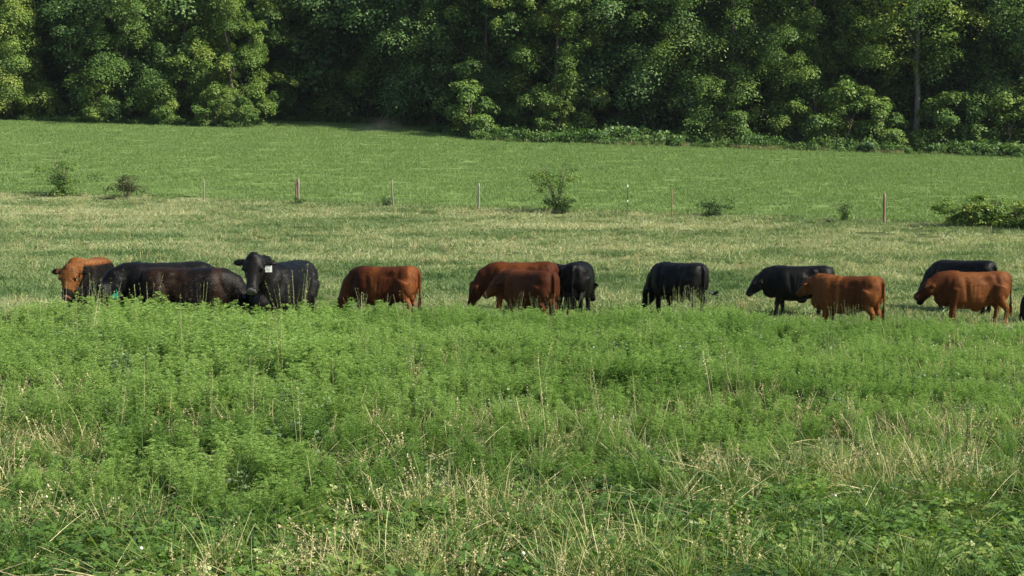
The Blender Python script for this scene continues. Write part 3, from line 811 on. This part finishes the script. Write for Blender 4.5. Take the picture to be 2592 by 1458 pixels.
# ------------------------------------------------------------------ cattle
def coat_mat(name, dark, mid, light, rough, sheen=.0, spec=.2):
    m, n, p = material(name); L = n.links
    at_ = n.nodes.new('ShaderNodeAttribute'); at_.attribute_name = 'coat'
    tc = n.nodes.new('ShaderNodeTexCoord')
    nz = n.nodes.new('ShaderNodeTexNoise'); nz.inputs['Scale'].default_value = 5.5; nz.inputs['Detail'].default_value = 8; nz.inputs['Roughness'].default_value = .65
    L.new(tc.outputs['Object'], nz.inputs['Vector'])
    ad = n.nodes.new('ShaderNodeMath'); ad.operation = 'MULTIPLY_ADD'; ad.inputs[1].default_value = .28; L.new(nz.outputs['Fac'], ad.inputs[0])
    sb = n.nodes.new('ShaderNodeMath'); sb.operation = 'SUBTRACT'; L.new(at_.outputs['Fac'], sb.inputs[0]); sb.inputs[1].default_value = .14
    L.new(sb.outputs[0], ad.inputs[2])
    cr = n.nodes.new('ShaderNodeValToRGB'); e = cr.color_ramp.elements
    e[0].position = 0; e[0].color = (*dark, 1); e[1].position = .9; e[1].color = (*light, 1); q = e.new(.5); q.color = (*mid, 1)
    q = e.new(1.0); q.color = (.12, .10, .09, 1)
    L.new(ad.outputs[0], cr.inputs[0]); L.new(cr.outputs[0], p.inputs['Base Color'])
    mp = n.nodes.new('ShaderNodeMapping'); mp.inputs['Scale'].default_value = (18, 60, 60)
    n2 = n.nodes.new('ShaderNodeTexNoise'); n2.inputs['Scale'].default_value = 1.5; n2.inputs['Detail'].default_value = 4
    L.new(tc.outputs['Object'], mp.inputs[0]); L.new(mp.outputs[0], n2.inputs['Vector'])
    bp = n.nodes.new('ShaderNodeBump'); bp.inputs['Strength'].default_value = .6; bp.inputs['Distance'].default_value = .012
    L.new(n2.outputs['Fac'], bp.inputs['Height']); L.new(bp.outputs[0], p.inputs['Normal'])
    p.inputs['Roughness'].default_value = rough; p.inputs['Specular IOR Level'].default_value = spec
    p.inputs['Sheen Weight'].default_value = sheen; p.inputs['Sheen Roughness'].default_value = .5
    p.inputs['Sheen Tint'].default_value = (*[min(1, c * 2 + .25) for c in light], 1)
    return m
M_black = coat_mat('black_coat', (.0010, .0010, .0009), (.0026, .0025, .0021), (.014, .012, .010), .42, .0, .12)
M_brownblack = coat_mat('brown_black_coat', (.0015, .0013, .0010), (.0036, .0030, .0023), (.050, .021, .008), .42, .0, .12)
M_red = coat_mat('red_coat', (.014, .0030, .0006), (.088, .026, .0055), (.24, .088, .020), .62, .0, .10)
M_dred = coat_mat('dark_red_coat', (.009, .002, .0005), (.058, .0150, .0035), (.17, .054, .012), .62, .0, .10)
M_orange = coat_mat('orange_brown_coat', (.003, .002, .001), (.13, .048, .012), (.34, .17, .060), .6, .0, .10)
M_hair = {}
M_eye, n_, p_ = material('eye'); p_.inputs['Base Color'].default_value = (.004, .003, .003, 1); p_.inputs['Roughness'].default_value = .08
M_tagw, n_, p_ = material('white_tag_plastic'); p_.inputs['Base Color'].default_value = (.85, .86, .78, 1); p_.inputs['Roughness'].default_value = .4
M_tagg, n_, p_ = material('green_tag_plastic'); p_.inputs['Base Color'].default_value = (.03, .50, .30, 1); p_.inputs['Roughness'].default_value = .4
M_tagp, n_, p_ = material('tag_print'); p_.inputs['Base Color'].default_value = (.55, .55, .48, 1)
M_nose, n_, p_ = material('nose_skin'); p_.inputs['Base Color'].default_value = (.10, .09, .088, 1); p_.inputs['Roughness'].default_value = .30
M_nosep, n_, p_ = material('pink_nose_skin'); p_.inputs['Base Color'].default_value = (.22, .10, .08, 1); p_.inputs['Roughness'].default_value = .4

def loft(bm, st, nr=18, ex=2.3):
    """st: list of (centre, halfwidth, halfheight, side vector, up vector)"""
    rings = []
    for c, hw, hh, s, n in st:
        ring = []
        for k in range(nr):
            th = 2 * math.pi * k / nr
            cs, sn = math.cos(th), math.sin(th)
            a = math.copysign(abs(cs) ** (2 / ex), cs); b = math.copysign(abs(sn) ** (2 / ex), sn)
            ring.append(bm.verts.new(Vector(c) + s * (a * hw) + n * (b * hh)))
        rings.append(ring)
    for A, B in zip(rings[:-1], rings[1:]):
        for k in range(nr):
            bm.faces.new((A[k], A[(k + 1) % nr], B[(k + 1) % nr], B[k]))
    bm.faces.new(list(reversed(rings[0]))); bm.faces.new(rings[-1])

def chain(bm, pts, nr=12):
    """pts: (x,y,z,r or (rw,rh)); round limb"""
    P = [Vector(p[:3]) for p in pts]; st = []
    for i, p in enumerate(pts):
        d = (P[min(i + 1, len(P) - 1)] - P[max(i - 1, 0)]).normalized()
        ref = Vector((0, 1, 0)) if abs(d.y) < .9 else Vector((1, 0, 0))
        n = d.cross(ref).normalized(); s = n.cross(d).normalized()
        r = p[3]; rw, rh = r if isinstance(r, tuple) else (r, r)
        st.append((P[i], rw, rh, s, n))
    loft(bm, st, nr, 2.0)

def blob(bm, c, r, rot=None):
    m = Matrix.Translation(c) @ (rot or Matrix()) @ Matrix.Diagonal((*r, 1))
    bmesh.ops.create_icosphere(bm, subdivisions=3, radius=1, matrix=m)

def cow(px, Y, deg, label, mat, size=1.0, neck=(.0, .12), headdir=(.0, -35), girth=1.0, graze=False, ears=True, tag=None, group=None,
        head_scale=1.0, step=.0, nose=None, face_tone_shade=0.0, bull=True, tail=True, dx=0.0, ear_lift=0.0, neck_len=.55, flank_tint=0.0, mark_shade_bands=None, under=0, seed=0, leg_tone=.08):
    """neck=(yaw deg, pitch deg of the neck), headdir=(yaw deg, pitch deg of the face) in the body's frame"""
    q = random.Random(seed)
    bm = bmesh.new(); X, Yv, Z = Vector((1, 0, 0)), Vector((0, 1, 0)), Vector((0, 0, 1))
    G = girth
    T = [(-.85, 1.01, .13, .18), (-.81, .985, .22, .27), (-.70, .945, .285, .345), (-.55, .915, .31, .375), (-.35, .875, .305, .40), (-.10, .845, .335, .425),
         (.12, .84, .345, .43), (.32, .85, .33, .43), (.46, .87, .295, .41), (.58, .90, .25, .35), (.68, .92, .19, .28), (.75, .93, .12, .18)]
    loft(bm, [(Vector((x, 0, z)), w * G, h * (1 + (G - 1) * .4), Yv, Z) for x, z, w, h in T], 26, 2.75)
    # withers / hip structure
    for s in (-1, 1):
        blob(bm, (.40, s * .185 * G, .93), (.17, .11, .27), Matrix.Rotation(R(-14), 4, 'Y'))        # shoulder
        blob(bm, (-.60, s * .17 * G, .90), (.22, .135, .31), Matrix.Rotation(R(12), 4, 'Y'))         # thigh
        blob(bm, (-.38, s * .12 * G, 1.15), (.14, .10, .08))                                       # hip bone
        blob(bm, (-.73, s * .12 * G, 1.02), (.13, .11, .24))                                         # round of the rump
        st = step * s
        fx = .42 + st
        chain(bm, [(.40, s * .17, .88, .15), (.39 + st * .3, s * .185, .68, .115), (.41 + st * .7, s * .175, .42, .068), (.42 + st * .8, s * .17, .36, .066), (.42 + st, s * .17, .20, .045),
                   (.42 + st, s * .17, .11, .052), (.45 + st, s * .17, .05, .055), (.47 + st, s * .17, 0, .064)])
        st = -st
        chain(bm, [(-.58, s * .16, .95, .20), (-.50 + st * .2, s * .18, .74, .165), (-.62 + st * .6, s * .165, .56, .095), (-.715 + st * .8, s * .155, .43, .062), (-.70 + st, s * .155, .36, .052),
                   (-.67 + st, s * .155, .20, .045), (-.66 + st, s * .155, .11, .052), (-.63 + st, s * .155, .05, .055), (-.61 + st, s * .155, 0, .064)])
    blob(bm, (.62, 0, .68), (.22, .14, .20))                                                          # brisket
    if bull:
        blob(bm, (-.12, 0, .43), (.13, .05, .075)); blob(bm, (-.72, 0, .62), (.07, .075, .12))
    # neck and head
    ny, npi = R(neck[0]), R(neck[1])
    nd = Vector((math.cos(npi) * math.cos(ny), math.cos(npi) * math.sin(ny), math.sin(npi)))
    base = Vector((.50, 0, .98)); poll = base + nd * neck_len
    hy_, hp_ = R(headdir[0]), R(headdir[1])
    hd = Vector((math.cos(hp_) * math.cos(hy_), math.cos(hp_) * math.sin(hy_), math.sin(hp_)))
    hs = Vector((-math.sin(hy_), math.cos(hy_), 0)); hn = hd.cross(hs) * 1.0
    if hn.z < 0 and abs(hp_) < R(89): hn = -hn
    hn.normalize()
    mid = (base + poll) / 2 + Vector((0, 0, .03))
    jaw = poll + hd * .13 * head_scale - hn * .05
    chain(bm, [(.34, 0, .95, (.25 * G, .35)), (*(base * .6 + mid * .4), (.22 * G, .31)), (*mid, (.19 * G, .26)), (*(mid * .35 + jaw * .65), (.15 * G, .20)), (*jaw, (.115, .14))], 16)
    hs_ = head_scale
    HS = [(-.07, .075, .075, .0), (-.04, .115, .110, .0), (.03, .138, .140, -.01), (.10, .146, .158, -.03), (.17, .134, .158, -.05), (.24, .104, .134, -.055), (.31, .082, .108, -.05),
          (.37, .078, .092, -.050), (.425, .088, .086, -.056), (.465, .084, .074, -.058), (.49, .055, .045, -.06)]
    loft(bm, [(poll + hd * (x * hs_) + hn * (o * hs_), w * hs_, h * hs_, hs, hn) for x, w, h, o in HS], 16, 2.5)
    blob(bm, poll + hn * .07 * hs_ + hd * .0, (.085 * hs_,) * 3)                                      # curly poll
    M3 = Matrix((hd, hs, hn)).transposed().to_4x4()
    for s in (-1, 1):
        blob(bm, poll + hd * .145 * hs_ + hs * (s * .118 * hs_) + hn * .062 * hs_, (.045 * hs_, .028 * hs_, .030 * hs_), M3)   # brow
        if ears:
            er = poll + hd * .02 * hs_ + hs * (s * .205 * hs_) + hn * ((-.005 + ear_lift) * hs_) + Z * (-.01)
            rot = M3 @ Matrix.Rotation(s * R(-12 + 40 * ear_lift), 4, 'X')
            blob(bm, er, (.058 * hs_, .105 * hs_, .026 * hs_), rot)
    blob(bm, (-.77, 0, 1.20), (.08, .06, .055))
    # tail
    if tail:
        chain(bm, [(-.78, 0, 1.20, .055), (-.85, 0, 1.20, .045), (-.895, 0, 1.10, .036), (-.905, .01, .90, .028), (-.90, .015, .65, .022), (-.895, .02, .50, .022)], 8)
    bmesh.ops.recalc_face_normals(bm, faces=bm.faces)
    me = bpy.data.meshes.new('tmp'); bm.to_mesh(me); bm.free()
    t = bpy.data.objects.new('tmp', me); COL.objects.link(t)
    rm = t.modifiers.new('r', 'REMESH'); rm.mode = 'VOXEL'; rm.voxel_size = .019; rm.use_smooth_shade = True
    sm = t.modifiers.new('s', 'SMOOTH'); sm.factor = .5; sm.iterations = 5
    dg = bpy.context.evaluated_depsgraph_get(); dg.update()
    body = bpy.data.meshes.new_from_object(t.evaluated_get(dg))
    bpy.data.objects.remove(t, do_unlink=True); bpy.data.meshes.remove(me)
    body.name = 'bull_body'
    n = len(body.vertices); co = np.empty(n * 3, np.float32); body.vertices.foreach_get('co', co); co = co.reshape(-1, 3)
    # muscle relief: soft folds over shoulder, ribs and flank
    nr_ = np.empty(n * 3, np.float32); body.vertices.foreach_get('normal', nr_); nr_ = nr_.reshape(-1, 3)
    tor = (np.abs(co[:, 0]) < .75) & (co[:, 2] > .55)
    amp = np.where(tor, .005, .001)
    fld = np.sin(co[:, 0] * 13 + co[:, 2] * 5 + seed) * np.sin(co[:, 2] * 9 + seed * 2.1) + .6 * np.sin(co[:, 0] * 27 - co[:, 2] * 14 + seed)
    side_ = smooth((np.abs(co[:, 1]) - .10) / .08)
    def dent(x0, z0, rx, rz, tilt=0.0): 
        dx_ = co[:, 0] - x0 - tilt * (co[:, 2] - z0)
        return np.exp(-((dx_ / rx) ** 2 + ((co[:, 2] - z0) / rz) ** 2)) * side_
    relief = (-.040 * dent(-.33, .68, .07, .20, -.35) - .035 * dent(.17, .78, .05, .24, .15) - .030 * dent(-.24, 1.08, .10, .07) + .026 * dent(.36, .95, .12, .20, .1)
              + .022 * dent(-.62, .88, .14, .20) + .022 * dent(-.36, 1.17, .07, .05) - .022 * dent(-.50, 1.08, .06, .12) - .024 * dent(.56, .92, .05, .22, -.4)
              + .018 * dent(-.74, 1.10, .05, .06) + .014 * dent(-.05, .72, .18, .14))
    ribs = .004 * np.sin(co[:, 0] * 62 + co[:, 2] * 8) * dent(-.02, .85, .16, .18)
    co = co + nr_ * (amp * fld * .5 + relief + ribs)[:, None]
    body.vertices.foreach_set('co', co.astype(np.float32).ravel())
    # coat tone: own variation and markings; face and bands also carry painted sun and shade
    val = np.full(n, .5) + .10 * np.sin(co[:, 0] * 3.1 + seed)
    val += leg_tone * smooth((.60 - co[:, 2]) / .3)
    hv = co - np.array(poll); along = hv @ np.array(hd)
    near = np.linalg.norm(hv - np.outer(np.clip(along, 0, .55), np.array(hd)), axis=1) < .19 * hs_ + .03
    val = np.where(near, val - face_tone_shade * smooth(along / .35), val)
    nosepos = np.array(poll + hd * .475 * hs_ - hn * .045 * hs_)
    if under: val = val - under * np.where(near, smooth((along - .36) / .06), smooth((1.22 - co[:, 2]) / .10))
    if mark_shade_bands: 
        for (sx_, sr_, sv_) in mark_shade_bands: val = val + sv_ * np.exp(-(((co[:, 0] - sx_) / sr_) ** 2))
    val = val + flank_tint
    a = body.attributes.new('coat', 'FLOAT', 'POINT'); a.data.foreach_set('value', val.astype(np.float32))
    body.materials.append(mat); body.materials.append(nose or (M_nosep if mat in (M_red, M_dred) else M_nose))
    pc = np.empty(len(body.polygons) * 3, np.float32); body.polygons.foreach_get('center', pc); pc = pc.reshape(-1, 3)
    body.polygons.foreach_set('material_index', (np.linalg.norm(pc - nosepos, axis=1) < (.055 if mat in (M_red, M_dred) else .075) * hs_).astype(np.int32))
    body.polygons.foreach_set('use_smooth', np.ones(len(body.polygons), bool))
    body.update()

    x = at(px, Y)
    root = bpy.data.objects.new('bull', None); COL.objects.link(root)
    root.location = (x, Y, float(ground(x, Y)) - .01); root.rotation_euler = (0, 0, R(deg)); root.scale = (size,) * 3
    root['label'] = label; root['category'] = 'bull'
    root['group'] = group or 'bulls in the pasture'
    link_mesh('body', body, None, root)
    for s in (-1, 1):
        b = bmesh.new(); blob(b, poll + hd * .165 * hs_ + hs * (s * .132 * hs_) + hn * .045 * hs_, (.024 * hs_,) * 3)
        em = bpy.data.meshes.new('eye'); b.to_mesh(em); b.free(); link_mesh('eye', em, M_eye, root)
        b = bmesh.new(); blob(b, poll + hd * .487 * hs_ + hs * (s * .048 * hs_) - hn * .030 * hs_, (.014 * hs_, .016 * hs_, .011 * hs_))
        em = bpy.data.meshes.new('nostril'); b.to_mesh(em); b.free(); link_mesh('nostril', em, M_eye, root)
    hr = np.random.default_rng(seed + 50); nh = 9000
    ar = np.empty(len(body.polygons), np.float32); body.polygons.foreach_get('area', ar)
    fn = np.empty(len(body.polygons) * 3, np.float32); body.polygons.foreach_get('normal', fn); fn = fn.reshape(-1, 3)
    pk = hr.choice(len(ar), nh, p=(ar / ar.sum()).astype(float) / (ar / ar.sum()).astype(float).sum())
    hb = pc[pk].astype(float) + hr.normal(size=(nh, 3)) * .006; hnn = fn[pk].astype(float)
    flow = np.array([-.8, 0, -.55]) + hr.normal(size=(nh, 3)) * .35 + .25 * np.stack([np.sin(hb[:, 2] * 11 + seed), np.zeros(nh), np.sin(hb[:, 0] * 9)], 1)
    fl = unit(flow - (flow * hnn).sum(1, keepdims=True) * hnn); sd_ = unit(np.cross(fl, hnn))
    hd_ = unit(fl + hnn * hr.uniform(.10, .42, nh)[:, None])
    keep_ = (np.linalg.norm(hb - nosepos, axis=1) > .10)
    hb, hd_, sd_ = hb[keep_], hd_[keep_], sd_[keep_]
    g = Geo(); V, Fc, Tt = ribbons(hb - hd_ * .004, hd_, hr.uniform(.020, .045, len(hb)), hr.uniform(.007, .014, len(hb)), .15, 2, .5, side=sd_, r=hr, taper=.2); g.add(V, Fc, Tt)
    hm = g.mesh('coat_hair'); vv = np.interp(np.arange(1), [0], [0])
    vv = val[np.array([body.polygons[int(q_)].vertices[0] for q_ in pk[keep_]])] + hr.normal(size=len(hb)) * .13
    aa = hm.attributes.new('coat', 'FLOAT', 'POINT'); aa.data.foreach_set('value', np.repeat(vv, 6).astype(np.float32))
    link_mesh('coat_hair', hm, mat, root, kind='stuff')
    if tail:   # switch of hair at the tail end
        r = np.random.default_rng(seed + 900); g = Geo()
        bs = np.tile(np.array([[-.897, .018, .58]]), (70, 1)) + r.normal(size=(70, 3)) * [.010, .012, .05]
        d = unit(np.stack([r.normal(size=70) * .12, r.normal(size=70) * .12, -np.ones(70)], 1))
        V, Fc, Tt = ribbons(bs, d, r.uniform(.18, .34, 70), .012, .1, 3, .5, r=r); g.add(V, Fc, Tt)
        hm = g.mesh('tail_switch'); aa = hm.attributes.new('coat', 'FLOAT', 'POINT'); aa.data.foreach_set('value', np.full(len(hm.vertices), .25, np.float32))
        link_mesh('tail_switch', hm, mat, root)
    if tag:
        s, tm_, off = tag
        c = poll + hd * (.02 + off[0]) * hs_ + hs * (s * (.185 + off[1]) * hs_) - hn * (.03) * hs_
        # tag hangs below the ear, facing the way the face looks
        tw, th = .052, .075
        front_ = Vector((hd.x, hd.y, 0)).normalized(); sd = Vector((-front_.y, front_.x, 0))
        V = []
        for dpt in (0, .004):
            for a_, b_ in ((-.45, 0), (.45, 0), (1, -.45), (1, -2), (-1, -2), (-1, -.45)):
                V.append(c + front_ * (.045 + dpt) + sd * (a_ * tw) + Vector((0, 0, b_ * th + .01)))
        tmn = bpy.data.meshes.new('ear_tag')
        Fs = [tuple(range(5, -1, -1)), tuple(range(6, 12))] + [(i, (i + 1) % 6, 6 + (i + 1) % 6, 6 + i) for i in range(6)]
        tmn.from_pydata([tuple(v) for v in V], [], Fs); tmn.update()
        to = link_mesh('ear_tag', tmn, tm_, root)
        to['label'] = 'white numbered ear tag' if tm_ is M_tagw else 'green ear tag'
        if tm_ is M_tagw:
            b = bmesh.new()
            for (ox, oz, wx_, wz_) in ((-.3, -1.25, .22, .06), (.0, -1.45, .08, .3), (.35, -1.3, .2, .06), (.35, -1.6, .2, .06)):
                mm = Matrix.Translation(c + front_ * .051 + sd * (ox * tw) + Vector((0, 0, oz * th + .01))) @ Matrix((front_, sd, Z)).transposed().to_4x4() @ Matrix.Diagonal((.002, wx_ * tw * 2, wz_ * th * 2, 1))
                bmesh.ops.create_cube(b, size=1, matrix=mm)
            pm = bpy.data.meshes.new('tag_print'); b.to_mesh(pm); b.free(); link_mesh('tag_print', pm, M_tagp, to)
    return root

# left group
cow(226, 29.0, 268, 'orange-brown headed bull facing the camera behind the green-tagged bull', M_orange, 1.06, neck=(-4, 16), headdir=(-2, -60), head_scale=1.12, face_tone_shade=-.12, seed=1, nose=M_nosep, ear_lift=.03, neck_len=.42, under=.75, girth=.92)
cow(405, 27.2, 194, 'black bull with green ear tag and lowered head, hip high on the right', M_black, 1.05, neck=(30, -14), headdir=(66, -72), tag=(1, M_tagg, (.0, .02)), head_scale=1.12, seed=2, flank_tint=.06, neck_len=.52, face_tone_shade=-.45)
cow(488, 26.7, 6, 'brownish black bull facing right, its head hidden behind the white-tagged bull', M_brownblack, 1.0, neck=(0, -25), headdir=(0, -60), seed=3, mark_shade_bands=[(.48, .12, .24)], neck_len=.45)
cow(714, 26.2, 253, 'large black bull with white ear tag facing the camera', M_black, 1.12, neck=(-5, 46), headdir=(13, -58), tag=(1, M_tagw, (.0, .01)), head_scale=1.10, girth=1.02, seed=4, neck_len=.50, flank_tint=.03, face_tone_shade=-.10)
# middle
cow(965, 35.8, 163, 'dark red bull grazing alone with its head down in the weeds', M_dred, 1.10, neck=(0, -48), headdir=(0, -60), seed=5, mark_shade_bands=[(.50, .16, -.35), (.05, .12, .30), (-.75, .10, .35)], neck_len=.5, girth=.96, face_tone_shade=.2)  # dark shoulder and bright rump bands paint in shade and sun
cow(1310, 37.2, 176, 'dark red bull grazing behind another red one, muzzle low at its left', M_dred, 1.10, neck=(0, -30), headdir=(5, -66), seed=6, neck_len=.5, mark_shade_bands=[(.70, .20, -.2), (-.2, .3, .18)], face_tone_shade=.2, girth=.96)
cow(1338, 35.2, 128, 'dark red bull seen from behind, overlapping the red bull that grazes', M_dred, 1.06, neck=(22, 0), headdir=(50, -38), seed=7, neck_len=.40, face_tone_shade=-.25)
cow(1412, 38.2, 102, 'black bull half hidden behind the red rump, seen from behind', M_black, .98, neck=(0, -40), headdir=(0, -60), seed=8)
cow(1464, 37.8, 79, 'black bull seen from behind with its head turned to the right', M_black, 1.06, neck=(-20, -35), headdir=(-26, -55), seed=9, neck_len=.42)
# right
cow(1712, 37.4, 127, 'black bull grazing alone in front of open pasture, rump to the right', M_black, 1.10, neck=(14, -46), headdir=(26, -66), seed=10, neck_len=.46)
cow(2016, 37.8, 176, 'black bull walking left, partly behind a red bull', M_black, 1.02, neck=(0, -8), headdir=(4, -44), step=.10, seed=11, neck_len=.42)
cow(2140, 34.2, 143, 'orange-red bull in front of a black one, head turned away', M_red, 1.02, neck=(-4, 16), headdir=(-14, -28), seed=12, mark_shade_bands=[(.05, .05, .35), (-.7, .15, .15), (.3, .14, .12)], girth=.97, leg_tone=.05, neck_len=.36)
cow(2430, 38.6, 138, 'black bull of which only the back shows behind a red bull', M_black, 1.06, neck=(0, -42), headdir=(0, -62), seed=13)
cow(2456, 36.0, 180, 'orange-red bull standing side on, facing left', M_red, 1.06, neck=(0, -2), headdir=(0, -34), step=.07, seed=14, neck_len=.40, girth=.93, face_tone_shade=.28, mark_shade_bands=[(.62, .16, -.2), (-.70, .12, .2)])  # head and neck darkened, rump lightened: shade and sun put into the coat
cow(2690, 36.5, 178, 'black bull grazing at the right picture edge, only its head in view', M_black, .98, neck=(0, -46), headdir=(0, -66), seed=15)

# ------------------------------------------------------------------ bird
M_bird, n_, p_ = material('dark_feathers'); p_.inputs['Base Color'].default_value = (.010, .010, .012, 1); p_.inputs['Roughness'].default_value = .5
bY = 36.8; bx = at(1807, bY)
broot = bpy.data.objects.new('bird', None); COL.objects.link(broot)
broot.location = (bx, bY, CAM_Z - (745 - HY) / F * bY); broot.rotation_euler = (0, R(-10), R(200))
broot['label'] = 'small dark bird flying low over the grass right of the lone black bull'; broot['category'] = 'bird'
bm = bmesh.new()
chain(bm, [(-.10, 0, 0, .010), (-.06, 0, 0, .026), (0, 0, 0, .036), (.06, 0, .008, .028), (.09, 0, .016, .024), (.115, 0, .018, .020), (.13, 0, .016, .008), (.15, 0, .012, .003)], 10)
me = bpy.data.meshes.new('bird_body'); bm.to_mesh(me); bm.free(); link_mesh('body', me, M_bird, broot)
for s in (-1, 1):
    V = []; 
    for dz in (0, .006):
        for (x_, y_, z_) in ((.05, .02, 0), (.07, .10, .05), (.03, .20, .09), (-.03, .15, .07), (-.05, .08, .03), (-.05, .02, 0)):
            V.append((x_, s * y_, z_ + dz))
    m_ = bpy.data.meshes.new('wing'); m_.from_pydata(V, [], [tuple(range(6)), tuple(range(11, 5, -1))] + [(i, (i + 1) % 6, 6 + (i + 1) % 6, 6 + i) for i in range(6)]); m_.update()
    link_mesh('wing', m_, M_bird, broot)
V = [(-.08, -.015, 0), (-.08, .015, 0), (-.19, .04, 0), (-.17, 0, 0), (-.19, -.04, 0)]; V += [(a, b, .005) for a, b, c in V]
m_ = bpy.data.meshes.new('tail'); m_.from_pydata(V, [], [tuple(range(5)), tuple(range(9, 4, -1))] + [(i, (i + 1) % 5, 5 + (i + 1) % 5, 5 + i) for i in range(5)]); m_.update()
link_mesh('tail', m_, M_bird, broot)

# ------------------------------------------------------------------ added air volume and the dust wisp at the wood's edge
def volume_mat(name, dens, colour, noise=False):
    m = bpy.data.materials.new(name); m.use_nodes = True; n = m.node_tree; n.nodes.remove(n.nodes['Principled BSDF'])
    v = n.nodes.new('ShaderNodeVolumePrincipled'); v.inputs['Density'].default_value = dens; v.inputs['Color'].default_value = (*colour, 1); v.inputs['Anisotropy'].default_value = .2
    n.links.new(v.outputs[0], n.nodes['Material Output'].inputs['Volume'])
    if noise:
        tc = n.nodes.new('ShaderNodeTexCoord'); nz = n.nodes.new('ShaderNodeTexNoise'); nz.inputs['Scale'].default_value = 1.6; nz.inputs['Detail'].default_value = 3
        gr = n.nodes.new('ShaderNodeTexGradient'); gr.gradient_type = 'SPHERICAL'
        mu = n.nodes.new('ShaderNodeMath'); mu.operation = 'MULTIPLY'; sb = n.nodes.new('ShaderNodeMath'); sb.operation = 'SUBTRACT'; sb.use_clamp = True; sb.inputs[1].default_value = .42
        m2 = n.nodes.new('ShaderNodeMath'); m2.operation = 'MULTIPLY'; m2.inputs[1].default_value = dens * 6
        n.links.new(tc.outputs['Object'], nz.inputs['Vector']); n.links.new(tc.outputs['Object'], gr.inputs['Vector'])
        n.links.new(nz.outputs['Fac'], sb.inputs[0]); n.links.new(sb.outputs[0], mu.inputs[0]); n.links.new(gr.outputs['Fac'], mu.inputs[1])
        n.links.new(mu.outputs[0], m2.inputs[0]); n.links.new(m2.outputs[0], v.inputs['Density'])
    return m
bm = bmesh.new(); bmesh.ops.create_icosphere(bm, subdivisions=3, radius=1); me = bpy.data.meshes.new('dust'); bm.to_mesh(me); bm.free()
dY_ = 119.0; dX_ = at(955, dY_)
dust = link_mesh('dust', me, volume_mat('dust_air', .05, (.76, .78, .78), True), None, kind='stuff')
dust.location = (dX_, dY_, float(ground(dX_, dY_)) + .6); dust.scale = (2.4, 1.5, 1.1)
bm = bmesh.new(); bmesh.ops.create_cube(bm, size=1); me = bpy.data.meshes.new('lift_haze'); bm.to_mesh(me); bm.free()
lift_haze = link_mesh('lift_haze', me, volume_mat('haze_air', HAZE, (.80, .90, 1.0)), None, kind='stuff')  # thin air volume added to lift the wood's dark gaps towards teal
lift_haze.scale = (700, 400, 80); lift_haze.location = (0, 170, 37)
